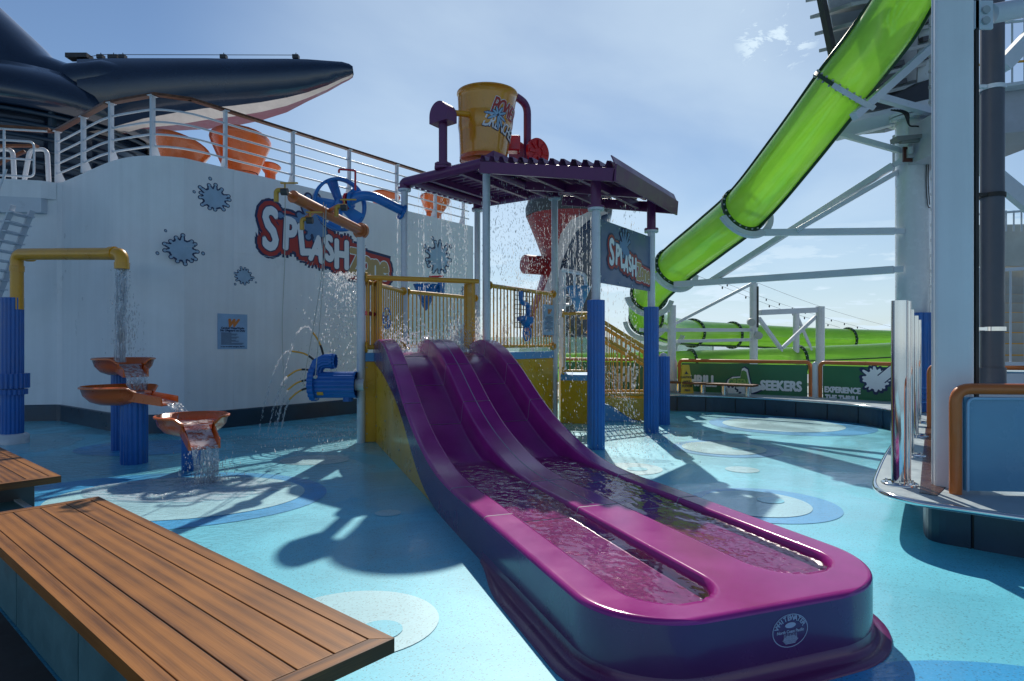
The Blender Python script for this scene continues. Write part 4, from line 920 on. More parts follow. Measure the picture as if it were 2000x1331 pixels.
# splash zone sign on the tower
dS = (PG - PF).normalized(); nS = V((dS.y, -dS.x, 0))
def onS(s, z, o=.0): return PF + dS * s + nS * o + V((0, 0, z))
sn = thing('tower_sign', 'blue rectangular SPLASH ZONE sign hung between the two blue sleeved posts', 'sign', onS(1.1, 3.2))
zs0, zs1 = 2.72, 3.77
MB().prism([onS(.18, zs0), onS(2.45, zs0), onS(2.45, zs1), onS(.18, zs1)], nS * -.03).build('board', signb, sn, bevel=.01)
for z in (zs0 + .1, zs1 - .12):
    o = MB().beam(onS(.03, z, -.02), onS(.2, z, -.02), .02, .12).build('bracket', white, sn); MB().tube([onS(.12, z, -.02), onS(.12, z, .03)], .018, 8).build('bolt', grey, o)
rv = MB()
for s in (.3, .85, 1.4, 1.95, 2.38):
    for z in (zs0 + .05, zs1 - .05): rv.tube([onS(s, z, 0), onS(s, z, .012)], .012, 6)
rv.build('rivet', grey, sn)
logo(sn, lambda s, t, l: onS(.42 + s * 1.06, 3.25 + t * 1.08, .004 + l), 1.66)

# orange pipe with brass valves on post A
op = thing('spray_pipe', 'orange steel spray pipe with brass valves reaching left from the white post', 'pipe', PA + V((0, 0, 3.7)))
p0 = PA + V((0, 0, 3.66)); p1 = at(548, 372, 8.7); dd = (p1 - p0).normalized(); pj = p0 + dd * .1
o = MB().tube([p0 - dd * .02, p0 + (p1 - p0) * .87], .082, 20).build('pipe', opipe, op); MB().tube([p0 + (p1 - p0) * .86, p1], .03, 12).build('spout_pipe', opipe, op)
MB().disc(p0 - V((0, 0, 0)), dd, .14, .06, 24, 10, .012).disc(p0 + V((0, 0, .0)) + dd * .05, dd, .125, .03).build('flange', opipe, op)
MB().disc(p0 + (p1 - p0) * .87, dd, .09, .02).build('flange', opipe, op)
for k in range(5):
    pass
def valve(c, par, lever=True):
    v = MB().tube(fillet([c + V((.1, 0, 0)), c + V((-.02, 0, .0)), c + V((-.02, 0, -.16))], .04), .034, 12).build('valve', brass, par)
    MB().tube([c + V((.05, 0, -.02)), c + V((.14, 0, -.02))], .05, 12).build('valve_body', dark, v)
    MB().box(c + V((.16, 0, .1)), (.24, .025, .02)).tube([c + V((.1, 0, .0)), c + V((.1, 0, .1))], .012, 6).build('lever', brass, v)
valve(p1 + V((-.04, 0, .0)), op)
pm = p0 + (p1 - p0) * .45; MB().beam(pm + V((0, -.05, .03)), pm + V((.22, -.3, .06)), .06, .06).build('branch', opipe, op); valve(pm + V((.22, -.3, .07)), op)
pm2 = p0 + (p1 - p0) * .62; valve(pm2 + V((-.1, -.25, -.22)), op); MB().beam(pm2 + V((0, 0, -.03)), pm2 + V((-.05, -.25, -.2)), .05, .05).build('branch', opipe, op)
for px, y0, y1, y2, lab in ((557, 375, 640, 755, 'thin pull rope hanging farthest left from the spray pipe'), (632, 395, 560, 752, 'middle pull rope hanging from the spray pipe'), (636, 400, 600, 737, 'pull rope ending over the blue ribbed fountain')):
    Y = 9.6; sag = {557: (557, 551, 554), 632: (632, 625, 592), 636: (637, 627, 616)}[px]
    t = thing('pull_rope', lab, 'rope', at(sag[0], y0, Y), 'ropes hanging from the orange pipe')
    MB().tube(spl([at(sag[0], y0, Y), at((sag[0] + sag[1]) / 2 + 2, (y0 + y1) / 2, Y), at(sag[1], y1, Y), at(sag[2], y2, Y)], 6), .007, 6).build('rope', rope, t)
    MB().lathe(at(sag[2], y2, Y), [(.001, .03), (.03, .015), (.03, -.015), (.001, -.03)], 10).build('knob', rope, t)

# blue wheel and pipe on post C
bw = thing('wheel_toy', 'large bright blue spoked water wheel on a blue pipe from the white post', 'water wheel', PC + V((0, 0, 4.3)))
pc = PC + V((0, 0, 4.46)); wc = at(664, 400, 12.6)
pth = fillet([pc, at(730, 384, 12.7), at(705, 382, 12.6), at(684, 392, 12.6)], .15); MB().tube(pth, .1, 18).build('pipe', cyanb, bw)
MB().disc(pc + V((-.05, 0, 0)), pth[1] - pth[0], .17, .05, 20, 8, .012).build('flange', cyanb, bw)
ax = V((.75, -.66, .05)).normalized()
MB().disc(at(686, 392, 12.6), V((1, -.1, 0)), .17, .06, 20, 8, .012).build('flange', cyanb, bw); MB().disc(at(677, 393, 12.6), V((1, -.1, 0)), .16, .05, 20).build('seal', red, bw)
ax = V((.55, -.83, .0)).normalized(); x_ = V((0, 0, 1)); y_ = ax.cross(x_)
for s_off in (0,):
    ring = [wc + (x_ * math.cos(a) + y_ * math.sin(a)) * .5 for a in [6.2832 * k / 48 for k in range(49)]]
    rr2 = []
    for k in range(48):
        a = 6.2832 * k / 48; e = x_ * math.cos(a) + y_ * math.sin(a); rr2.append([wc + e * .54 - ax * .05, wc + e * .54 + ax * .05, wc + e * .48 + ax * .05, wc + e * .48 - ax * .05])
    rr2.append(rr2[0]); MB().loft(rr2, True, True).build('wheel_rim', cyanb, bw)
for k in range(5):
    a = 6.2832 * k / 5 + .3; e = x_ * math.cos(a) + y_ * math.sin(a); g_ = x_ * -math.sin(a) + y_ * math.cos(a)
    pts = [wc + g_ * -.07, wc + g_ * .07, wc + e * .5 + g_ * .16 + ax * .05, wc + e * .5 - g_ * .10 - ax * .05]; MB().prism(pts, ax * .025).build('blade', cyanb, bw)
MB().tube([wc - ax * .08, wc + ax * .08], .12, 20).build('hub', cyanb, bw)
MB().tube(fillet([at(694, 372, 12.5), at(694, 333, 12.5), at(662, 331, 12.5), at(662, 338, 12.5)], .04), .022, 10).build('feed_pipe', red, bw)

# tipping bucket
bk = thing('tipping_bucket', 'giant yellow POWER DRENCHER bucket on top of the purple roof', 'bucket', (-.68, 13.35, 5.3))
bc = at(944, 316, 13.3); tilt = Matrix.Rotation(R(3.5), 3, V((.2, 1, 0))); BH, R0, R1 = 1.40, .50, .63
prof = [(.001, 0), (R0 * .96, 0), (R0, .03)] + [(R0 + (R1 - R0) * k / 10, .03 + (BH - .03) * k / 10) for k in range(1, 11)] + [(R1 + .015, BH), (R1 + .015, BH + .03), (R1 - .03, BH + .03), (R1 - .05, BH * .5), (R0 - .05, .1), (.001, .1)]
axb = tilt @ V((0, 0, 1)); MB().lathe(bc, prof, 64, axb).build('bucket_shell', bucketm, bk)
MB().lathe(bc, [(R0 + .006, 0), (R0 + .012, .08), (R0 + .006, .085)], 48, axb).build('base_ring', orange, bk)
xb = V((1, 0, 0)); xb = (xb - axb * xb.dot(axb)).normalized(); yb = axb.cross(xb)
def bmap(s, t, l):
    a = math.atan2(-1, 0) + .36 + s / R1; q = R0 + (R1 - R0) * (t / BH) + .004 + l; return bc + axb * t + (xb * math.cos(a) + yb * math.sin(a)) * q
o1, o2, o3, o4, o5 = MB(), MB(), MB(), MB(), MB()
sc_ = .62
for k, ch in enumerate('POWER'):
    off = (-.02 + .155 * k, 1.0 - .025 * k); s_ = text2d(ch, .46, .3, .60); put2d(o1, s_, bmap, off, -.12, .001, .022, 8); put2d(o2, s_, bmap, off, -.12, .006, .008, 6)
for k, ch in enumerate('DRENCHER'):
    off = (-.16 + .115 * k, .70 - .028 * k); s_ = text2d(ch, .34 if k else .42, .25, .62); put2d(o3, s_, bmap, off, -.2, .001, .020, 8); put2d(o4, s_, bmap, off, -.2, .008, .004, 6)
for k, (a, ln_) in enumerate([(178, .24), (205, .2), (150, .12), (110, .12), (60, .14), (20, .16), (-25, .18), (-60, .2), (-85, .22)]):
    a = R(a); x, y = .08 + math.cos(a) * ln_ * .7, .83 + math.sin(a) * ln_ * .7
    put2d(o3, disc2d(ln_ * .6 + .012, .035, 14), bmap, (x, y), a, .010 + k * .0002); put2d(o5, disc2d(ln_ * .58, .022, 14), bmap, (x, y), a, .013 + k * .0002)
o3.build('logo_outline', prn, bk); o1.build('logo_outline', prw, bk); o2.build('lettering', prr, bk); o4.build('lettering', prw, bk); o5.build('splash_mark', prl, bk)
def bearing(p, zb, zt_, par, sgn):
    o = MB().tube([p + V((0, 0, zb)), p + V((0, 0, zt_ - .25))], .085, 18).build('stand', purple, par)
    MB().disc(p + V((0, 0, zb + .05)), (0, 0, 1), .17, .05, 20, 8, .012).disc(p + V((0, 0, zb + .11)), (0, 0, 1), .165, .05, 20, 8, .012).build('flange', purple, o)
    n_ = 14; ax_ = -qd * 0 + pd; prof_ = [p + pd * 0 + V((0, 0, 0))]
    hd = []
    for k in range(n_ + 1): a = math.pi * k / n_; hd.append(p + V((0, 0, zt_ - .22)) + qd * 0 + V((-.80, .6, 0)).normalized() * 0 + hx * math.cos(a) * .24 + V((0, 0, math.sin(a) * .26)))
    hd = [p + V((0, 0, zt_ - .36)) + hx * .24] + hd + [p + V((0, 0, zt_ - .36)) - hx * .24]
    MB().prism([q_ - hy * .16 for q_ in hd], hy * .32).build('bearing_hood', purple, par, bevel=.006)
hx = (qd * 1.0).normalized(); hy = pd
m0 = PB.lerp(PC, .5); m1_ = PE_.lerp(PD, .42)
bearing(m0, 5.12, 6.4, bk, 1); bearing(m1_, 5.12, 6.25, bk, -1)
MB().tube([m0 + V((0, 0, 6.28)), bc + axb * .85 + (m0 - bc) * .25 * V((1, 1, 0)).x * 0 - pd * .45], .06, 14).build('axle', yellow, bk); MB().tube([m1_ + V((0, 0, 6.15)), bc + axb * .75 + pd * .45], .06, 14).build('axle', yellow, bk)
f_ = PE_ + V((.0, .1, 0)) + (PD - PE_) * .05
MB().tube(fillet([at(1030, 330, 13.9), at(1030, 205, 13.9), at(1004, 186, 13.6), at(978, 176, 13.4)], .22), .085, 18).build('fill_pipe', purple, bk)
MB().tube([at(978, 176, 13.4), at(976, 183, 13.4)], .085, 18).build('spout', purple, bk)
rw = thing('red_wheel_toy', 'red round water wheel behind the purple roof edge beside the bucket', 'water wheel', at(1045, 303, 13.7))
c = at(1050, 298, 13.9); axr = V((.62, -.78, 0)).normalized()
MB().disc(c, axr, .31, .07, 36, 0).build('disc', red, rw); MB().disc(c - axr * .14, axr, .2, .08, 30, 8, .015).disc(c - axr * .24, axr, .12, .1, 24).build('hub', red, rw)
for k in range(8):
    a = 6.2832 * k / 8; x2 = V((0, 0, 1)); y2 = axr.cross(x2); e = x2 * math.cos(a) + y2 * math.sin(a); MB().beam(c + e * .1 + axr * .05, c + e * .27 + axr * .05, .02, .07).build('vane', red, rw)
MB().tube([c - axr * .2, c - axr * .65], .06, 12).build('axle', red, rw); MB().box(at(1003, 283, 13.8), (.3, .3, .34)).build('housing', red, rw, bevel=.03)

# dumping cones on the far side
def cone(px, py, Y, label, w=.30, h=.5):
    c = at(px, py, Y); t = thing('tipping_cone', label, 'water toy', c, 'blue tipping cones'); MB().lathe(c, [(.001, -h), (w * .25, -h * .85), (w, 0), (w * .92, .0), (w * .2, -h * .7)], 20).build('cone', lblue if px > 1000 else cyanb, t); return t
t = cone(1130, 560, 14.6, 'pale blue tipping cone hanging from the white arch', .30, .62)
w1 = PE_ + V((.42, .5, 0)); 
MB().tube(fillet([at(1097, 527, 14.6), at(1142, 536, 14.6), at(1145, 560, 14.6)], .1), .045, 10).tube([at(1122, 534, 14.6), at(1122, 575, 14.6)], .03, 8).build('arch', postw, t)
lp = thing('white_stand', 'white pipe stand with looped rail behind the right tower post', 'stand', at(1098, 800, 14.7))
q = at(1098, 800, 14.7); q.z = 0; MB().tube([q, V((q.x, q.y, 3.45))], .085, 16).build('pole', postw, lp)
MB().tube(fillet([at(1100, 561, 14.6), at(1116, 562, 14.6), at(1116, 596, 14.6), at(1100, 596, 14.6)], .08), .03, 8).tube([at(1100, 578, 14.6), at(1116, 578, 14.6)], .02, 8).build('loop_rail', postw, lp)
t = cone(832, 556, 14.6, 'deep blue tipping cone behind the yellow left railing', .30, .62); MB().tube([at(832, 566, 14.7), at(862, 566, 14.7), at(862, 545, 14.7)], .06, 10).tube([at(862, 545, 14.7), at(862, 575, 14.7)], .09, 12).build('pipe', cyanb, t); MB().tube([at(838, 541, 14.6), at(866, 540, 14.6)], .025, 8).build('bar', red, t)

# stair to the right of the tower
sta = thing('tower_stair', 'yellow railed stair with curved yellow sides descending right from the tower', 'stair', (2.2, 14.2, 0))
la = [V((1.05, 13.55, 0)), V((1.62, 13.35, 0)), V((1.9, 14.7, 0)), V((1.2, 15.0, 0))]
MB().prism([p + V((0, 0, .002)) for p in la], (0, 0, .92)).build('landing_base', ypanel, sta); MB().prism([p * 1 + V((0, 0, .925)) for p in la], (0, 0, .12)).build('landing_top', lblue, sta)
fy = 13.75; by = 14.75
tops = [(1.65 + .30 * k, .46 - .10 * k) for k in range(4)]
for x, z in tops: MB().box((x + .15, (fy + by) / 2, z / 2), (.30, by - fy - .08, z)).build('step', lblue, sta, bevel=.01)
for y in (fy, by):
    up_ = spl([(1.64, y, .60), (1.9, y, .57), (2.2, y, .54), (2.6, y, .52), (3.25, y, .50)], 5); lo_ = spl([(3.25, y, .0), (2.75, y, .03), (2.5, y, .14), (2.2, y, .34), (1.95, y, .42), (1.64, y, .46)], 5)
    MB().prism(up_ + lo_, (0, .03, 0)).build('side_board', ypanel, sta)
    MB().prism([(1.64, y + .01, .004), (2.72, y + .01, .004)] + [tuple(p + V((0, .01, -.012))) for p in lo_[5:]], (0, .02, 0)).build('side_board', lblue, sta)
    p0_, p1_ = V((1.75, y - .02, 2.35)), V((3.25, y - .02, 1.42)); q0, q1 = V((1.75, y - .02, 2.0)), V((3.25, y - .02, 1.12))
    MB().tube(fillet([V((1.6, y - .02, 2.3)), p0_, p1_, p1_ + V((0, 0, -.8))], .12), .045, 12).build('handrail', yellow, sta); MB().tube([q0, q1], .04, 12).build('rail', yellow, sta)
    MB().tube([V((1.7, y - .02, .60)), V((3.25, y - .02, .60))], .035, 12).build('rail', yellow, sta)
    for k in range(15):
        f_ = k / 14; x = 1.78 + 1.42 * f_; z1_ = 2.33 - .93 * (x - 1.75) / 1.5; z0_ = .60; inst(barm, 'baluster', sta, (x, y - .02, (z0_ + z1_) / 2), None, (1, 1, z1_ - z0_))
railing(V((1.02, 13.45, 0)), V((1.72, 13.35, 0)), 1.13, 2.36, .11, .1, .1, .035, True, sta)

# ------------------------------------------------------------------ small blue post, cascade and fountains on the left
def ribbed(p, z0, z1, r, n=14, amp=.07): return MB().tube([V((p.x, p.y, z0)), V((p.x, p.y, z1))], r, n * 8, True, n, amp)
q = gr(1296, 829); bp_ = thing('blue_post', 'short ribbed blue post right of the tower sign posts', 'post', q); ribbed(q, 0, 1.45, .125).build('sleeve', blue, bp_); MB().lathe(q + V((0, 0, 1.45)), [(.08, 0), (.07, .05), (.001, .08)], 14).build('cap', postw, bp_)
yp = gr(24, 866); YT = 3.16
sp_ = thing('spout_pipe', 'tall blue ribbed post with a yellow pipe outlet arching over the cascade', 'water spout', yp)
MB().lathe(yp, [(.24, 0), (.24, .14), (.2, .17), (.001, .17)], 32).build('base_collar', postw, sp_)
ribbed(yp, .15, 2.5, .155, 16).build('sleeve', blue, sp_); ribbed(yp, .95, 1.2, .23, 20).build('clamp', blue, sp_); ribbed(yp, .84, .93, .205, 18).build('clamp', blue, sp_)
e_ = V((-6.16, 9.88, YT))
o = MB().tube(fillet([V((yp.x + .08, yp.y, 2.3)), V((yp.x + .08, yp.y, YT + .09)), e_ + V((0, 0, -.03)), e_ + V((0, 0, -.25))], .14), .098, 22).build('pipe', yellow, sp_)
dd = (e_ - V((yp.x, yp.y, YT + .09))).normalized()
mb = MB()
for c, a_ in ((V((yp.x + .08, yp.y, YT - .16)), V((0, 0, 1))), (V((yp.x + .3, yp.y, YT + .07)) + dd * .0, dd), (e_ - dd * .2 + V((0, 0, -.02)), dd), (e_ + V((0, 0, -.22)), V((0, 0, 1)))): MB().tube([c - a_ * .05, c + a_ * .05], .108, 22).build('coupling', yellow, o)
def bowl(name, label, c, r, dirn, L_, post_p, post_r, post_top, drop_=.08, w=.16):
    """round dish with a spout trough pointing along dirn"""
    t = thing('cascade_bowl', label, 'water bowl', V((post_p.x, post_p.y, 0)), 'orange bowls of the cascade')
    dn = V(dirn); dn.z = 0; dn.normalize(); sx_ = V((-dn.y, dn.x, 0)); n = 56; rings = []
    prof = [(1.04, .0), (1.0, .012), (.93, -.10), (.75, -.19), (.5, -.235), (.2, -.25), (.01, -.25)]
    ang0 = math.asin(min(.95, w / r)); out_ = []
    a0, a1 = ang0, 2 * math.pi - ang0
    mb = MB()
    for k, (q_, h) in enumerate(prof):
        ring = []
        for j in range(n + 1):
            a = a0 + (a1 - a0) * j / n; e = 1.0
            hh = h
            if q_ > .7: hh = h - .075 * sstep(.30, .0, min(a - a0, a1 - a)) * (q_ - .7) / .34
            ring.append(c + (dn * math.cos(a) + sx_ * math.sin(a)) * r * q_ * e + V((0, 0, hh)))
        rings.append(ring)
    mb.loft(rings, True, False); mb.loft([[p + V((0, 0, -.018)) + (p - c) * V((.0, .0, 0)).x for p in rg] for rg in rings], True, False); mb.loft([rings[0], [p + V((0, 0, -.018)) for p in rings[0]]], True, False)
    # close the dish under the spout gap
    mb.loft([[p[-1], p[0]] for p in rings[2:]], True, False)
    mb.build('dish', orange, t)
    s0_ = c + dn * r * .62; s1_ = c + dn * (r + L_); z0_, z1_ = -.17, -.17 - drop_
    vs_ = []; nk = 8
    for k in range(nk + 1):
        f_ = k / nk; p = s0_.lerp(s1_, f_); zb = z0_ + (z1_ - z0_) * f_; ww = w * (1.12 - .12 * f_); wt = -.065 - .01 * f_
        vs_.append([p + sx_ * (ww + .012) + V((0, 0, wt - drop_ * f_)), p + sx_ * ww + V((0, 0, wt + .01 - drop_ * f_)), p + sx_ * ww * .92 + V((0, 0, zb + .03)), p + sx_ * ww * .8 + V((0, 0, zb)), p - sx_ * ww * .8 + V((0, 0, zb)), p - sx_ * ww * .92 + V((0, 0, zb + .03)), p - sx_ * ww + V((0, 0, wt + .01 - drop_ * f_)), p - sx_ * (ww + .012) + V((0, 0, wt - drop_ * f_)), p - sx_ * (ww + .012) + V((0, 0, zb - .02)), p + sx_ * (ww + .012) + V((0, 0, zb - .02))])
    MB().loft(vs_, False, True, True).build('spout', orange, t)
    if post_r: ribbed(post_p, 0, post_top, post_r).build('pillar', blue, t)
    # water standing in it
    wm_ = MB(); m_ = 14; rg = []
    for q_ in (.9, .6, .3, .02): rg.append([c + (dn * math.cos(a) + sx_ * math.sin(a)) * r * q_ + V((0, 0, -.10 + .012 * noise.noise(V((q_ * 5, a * 3, r * 9))))) for a in [6.2832 * k / 40 for k in range(40)]])
    wm_.loft(rg, True, True); wm_.loft([[s0_.lerp(s1_, f_) + sx_ * ss * w * .85 + V((0, 0, -.10 + (-.05 - drop_) * f_ + .01 * noise.noise(V((f_ * 9, ss * 4, 2))))) for ss in (-1, -.6, -.2, .2, .6, 1)] for f_ in [k / 12 for k in range(13)]], True, False)
    tag(wm_.build('bowl_water', w_foam), 'foaming water in the ' + name, 'water')
    return s1_ + V((0, 0, -.15 - drop_)), dn, sx_
g1, g2, g3 = gr(235, 868), gr(262, 905), gr(359, 922)
l1 = bowl('top orange bowl', 'top orange cascade bowl under the yellow outlet', V((-6.08, 9.80, 1.48)), .42, (.72, -.70, 0), .22, V((-6.32, 10.05, 0)), .10, 1.3)
l2 = bowl('middle orange bowl', 'middle orange cascade bowl on the thick ribbed blue pillar', V((-5.62, 8.95, 1.10)), .47, (1, -.28, 0), .42, V((g2.x, g2.y, 0)), .165, .88, .06, .14)
l3 = bowl('lower orange bowl', 'lowest orange cascade bowl spilling onto the wet floor', V((-4.24, 8.30, .76)), .44, (.60, -.80, 0), .34, V((g3.x + .02, g3.y + .15, 0)), .11, .52, .16, .17)
def curtain(name, label, start, dn, sx_, w, v0, zend, seed, layers=2):
    """sheet of falling water: ballistic path, breaking up as it falls"""
    rn_ = random.Random(seed); mb = MB(); hgt = start.z - zend; T = math.sqrt(2 * hgt / 9.8)
    for ly in range(layers):
        nk, nj = 44, 26; rg = []
        for k in range(nk + 1):
            tt = T * (k / nk) ** .8; f_ = k / nk; row = []
            for j in range(nj + 1):
                s = -1 + 2 * j / nj; nz = noise.noise(V((s * 3 + seed, f_ * 2.5, ly * 5.1))); n2 = noise.noise(V((s * 9, f_ * 5 + seed, ly)))
                ww = w * (1 - .12 * f_ + .12 * f_ * nz); vv = v0 * (1 + .18 * nz) + .05 * ly
                row.append(start + dn * (vv * tt + .045 * f_ * n2 + .015 * n2) + sx_ * (s * ww + .03 * f_ * n2) + V((0, 0, -4.9 * tt * tt)))
            rg.append(row)
        mb.loft(rg, True, False)
    return tag(mb.build(name, w_fall), label, 'water')
curtain('water_curtain', 'clear water sheet falling from the top to the middle orange bowl', l1[0], l1[1], l1[2], .15, .5, 1.02, 1)
curtain('water_curtain', 'clear water sheet arcing from the middle to the lowest orange bowl', l2[0], l2[1], l2[2], .12, 1.1, .68, 2)
curtain('water_curtain', 'tall ragged water sheet falling from the lowest bowl to the floor', l3[0], l3[1], l3[2], .15, .35, .0, 3, 3)

# blue ribbed fountain creature on post A
bf = thing('hose_fountain', 'blue ribbed pipe fountain with five yellow and black hoses beside the white post', 'fountain', PA + V((-.5, 0, .8)))
Yf = 10.7
MB().tube([at(610, 752, Yf), at(697, 752, Yf)], .215, 128, False, 16, .05).build('barrel', blue, bf); MB().tube([at(611, 752, Yf), at(615, 752, Yf)], .2, 24).build('end_plate', blue, bf)
MB().tube([at(609, 749, Yf), at(620, 749, Yf)], .29, 144, True, 18, .05).build('collar', blue, bf)
MB().tube([at(617, 742, Yf - .02), at(617, 725, Yf), at(622, 712, Yf), at(634, 706, Yf), at(656, 706, Yf)], .115, 96, False, 12, .08).build('elbow', blue, bf)
MB().tube([at(646, 706, Yf), at(651, 706, Yf)], .13, 64, False, 12, .05).build('elbow_rim', blue, bf); MB().tube([at(680, 768, Yf), at(680, 784, Yf)], .085, 64, True, 10, .06).build('foot', blue, bf); MB().tube([at(695, 752, Yf), at(712, 752, Yf)], .1, 16).build('stub', postw, bf)
MB().tube([at(620, 768, Yf - .15), at(632, 768, Yf - .15)], .04, 10).build('plug', yellow, bf)
for pts in (((632, 696), (627, 678), (619, 661), (610, 649)), ((616, 706), (605, 697), (591, 690), (570, 686.5)), ((606, 723), (592, 722), (578, 725), (561, 736)), ((606, 742), (592, 744), (577, 750), (562, 762)), ((606, 758), (592, 761), (578, 769), (565, 781))):
    p_ = spl([at(x, y, Yf - .02 * i) for i, (x, y) in enumerate(pts)], 5); o = MB().tube(p_[:len(p_) // 2 - 1], .019, 10).build('hose_sleeve', black, bf); MB().tube(p_[len(p_) // 2 - 3:], .015, 10).build('hose', yellow, bf); MB().tube([p_[0], p_[0] + (p_[0] - p_[1]).normalized() * .03], .045, 10).build('nozzle', blue, bf)
# ------------------------------------------------------------------ green tube slide
def tube_slide(name, label, ctrl, rad, flanges, sub=10, sa=0.):
    pts = [at(*c) for c in ctrl]; path = spl(pts, sub); t = thing(name, label, 'tube slide', path[len(path) // 2]); ORG[t.name] = V(t.location)
    cuts = sorted(flanges); seg = [0] + [int(f * sub) for f in cuts] + [len(path) - 1]; seg = sorted(set(max(0, min(len(path) - 1, s)) for s in seg))
    for a, b in zip(seg[:-1], seg[1:]):
        if b - a < 1: continue
        MB().tube(path[a:b + 1], rad, 44, False).build('tube_section', tgreen, t)
    for f in seg[1:-1]:
        p = path[f]; d = (path[f + 1] - path[f - 1]).normalized()
        mb = MB(); x = d.orthogonal().normalized(); y = d.cross(x); rg = []
        for k in range(45):
            a = 6.2832 * k / 44; e = x * math.cos(a) + y * math.sin(a); rg.append([p + e * rad * .995 - d * .035, p + e * (rad + .07) - d * .028, p + e * (rad + .07) + d * .028, p + e * rad * .995 + d * .035])
        mb.loft(rg, False, True)
        o = mb.build('joint_flange', tflange, t); bm = MB()
        for k in range(22):
            a = 6.2832 * k / 22; e = x * math.cos(a) + y * math.sin(a)
            for s in (-1, 1): bm.box(p + e * (rad + .05) + d * s * .045, (.03, .03, .03))
        bm.build('bolt', grey, o)
    # longitudinal seam flange on two sides
    for sgn in (1, -1):
        rg = []
        for i, p in enumerate(path):
            d = (path[min(i + 1, len(path) - 1)] - path[max(i - 1, 0)]).normalized(); s0 = d.cross(V((0, 0, 1))).normalized(); side = (s0 * math.cos(R(sa)) + s0.cross(d) * math.sin(R(sa))) * sgn; u_ = side.cross(d)
            q0 = p + side * rad * .995; q1 = p + side * (rad + .05); rg.append([q0 + u_ * .02, q1 + u_ * .02, q1 - u_ * .02, q0 - u_ * .02])
        MB().loft(rg, False, True).build('seam_flange', tflange, t)
    return t, path, seg
t1, path1, seg1 = tube_slide('green_slide', 'big translucent lime green tube slide sweeping down from the upper right', [(1900, -240, 8.9), (1818, -90, 9.7), (1738, 45, 10.5), (1642, 172, 11.0), (1545, 300, 11.9), (1461, 402, 12.9), (1388, 464, 14.2), (1316, 522, 15.5), (1268, 575, 16.8), (1262, 622, 18.3), (1300, 643, 20.3), (1352, 651, 22.0), (1430, 655, 23.5), (1580, 662, 25.), (1760, 668, 26.), (1830, 676, 25.5)], .45, [3.05, 5.1, 7, 8, 9, 11, 12, 13.4], sa=-62.)
t2, path2, seg2 = tube_slide('green_slide', 'lower green tube running flat behind the green banners', [(1900, 676, 24.3), (1850, 682, 23), (1740, 696, 21.5), (1560, 705, 20.8), (1350, 713, 20.4), (1150, 717, 20.), (1000, 719, 20.), (880, 720, 20.5)], .46, [3, 4])
# white cradles under the joints
cr2 = thing('slide_cradle', 'white curved cradle brackets carrying the green tube joints', 'bracket', path1[30])
def cradle(f, a0=200, a1=330):
    p = path1[f]; d = (path1[f + 1] - path1[f - 1]).normalized(); x = d.cross(V((0, 0, 1))).normalized(); y = x.cross(d); rg = []
    for k in range(20):
        a = R(a0 + (a1 - a0) * k / 19); e = x * math.cos(a) + y * math.sin(a); rg.append([p + e * .55 - d * .04, p + e * .68 - d * .04, p + e * .68 + d * .04, p + e * .55 + d * .04])
    MB().loft(rg, False, True, True).build('cradle', white, cr2)
for f, a0, a1 in ((30, 200, 340), (51, 200, 350), (70, 200, 340), (80, 190, 340), (90, 190, 340), (100, 200, 340)): cradle(f, a0, a1)

# ------------------------------------------------------------------ tower column, slide tower
bigp = at(1782, 700, 12.1); bigp.z = .42
cl2 = thing('round_column', 'round white steel column with a camera behind the chrome posts', 'column', bigp)
MB().tube([bigp, V((bigp.x, bigp.y, 6.0))], .29, 40).build('shaft', postw, cl2); MB().disc(V((bigp.x, bigp.y, 6.02)), (0, 0, 1), .42, .06, 32, 12, .02).disc(V((bigp.x, bigp.y, 6.1)), (0, 0, 1), .42, .06, 32, 12, .02).build('flange', postw, cl2)
MB().tube([V((bigp.x + .05, bigp.y - .02, .43)), V((bigp.x + .05, bigp.y - .02, 2.3))], .34, 160, True, 20, .05).build('sleeve', blue, cl2)
cm = thing('security_camera', 'grey security camera on a brown plate high on the round column', 'camera', at(1782, 280, 11.75))
MB().box(at(1777, 302, 11.78), (.26, .03, .28)).build('plate', mat('brown_plate', (.10, .03, .02), .5), cm); MB().box(at(1779, 300, 11.74), (.13, .05, .16)).tube([at(1779, 298, 11.7), at(1779, 284, 11.6)], .05, 12).build('bracket', grey, cm)
MB().prism([at(1752, 266, 11.5), at(1814, 261, 11.5), at(1813, 268, 11.5), at(1753, 275, 11.5)], (0, .22, 0)).build('sun_shield', mat('camera_grey', (.20, .21, .20), .5), cm); MB().tube([at(1758, 276, 11.6), at(1808, 272, 11.6)], .055, 14).build('camera_body', MATS['camera_grey'], cm)
cab = MB()
for k in range(4): cab.tube(spl([at(1740 + 6 * k, 215, 11.7), at(1765 + 3 * k, 222, 11.55), at(1776, 245, 11.6), at(1795, 248, 11.6), at(1806, 262, 11.6)], 6), .014, 6)
tag(cab.build('cable_bundle', black), 'black cables looping over the top of the round column', 'cable')
cb2 = thing('loose_cable', 'thin cable hanging beside the round column', 'cable', at(1810, 290, 11.8)); MB().tube(spl([at(1812, 290, 11.8), at(1809, 350, 11.8), at(1812, 400, 11.8), at(1817, 406, 11.8)], 6), .009, 5).tube(spl([at(1815, 290, 11.8), at(1813, 350, 11.8), at(1816, 400, 11.8)], 6), .009, 5).build('cable', dark, cb2)
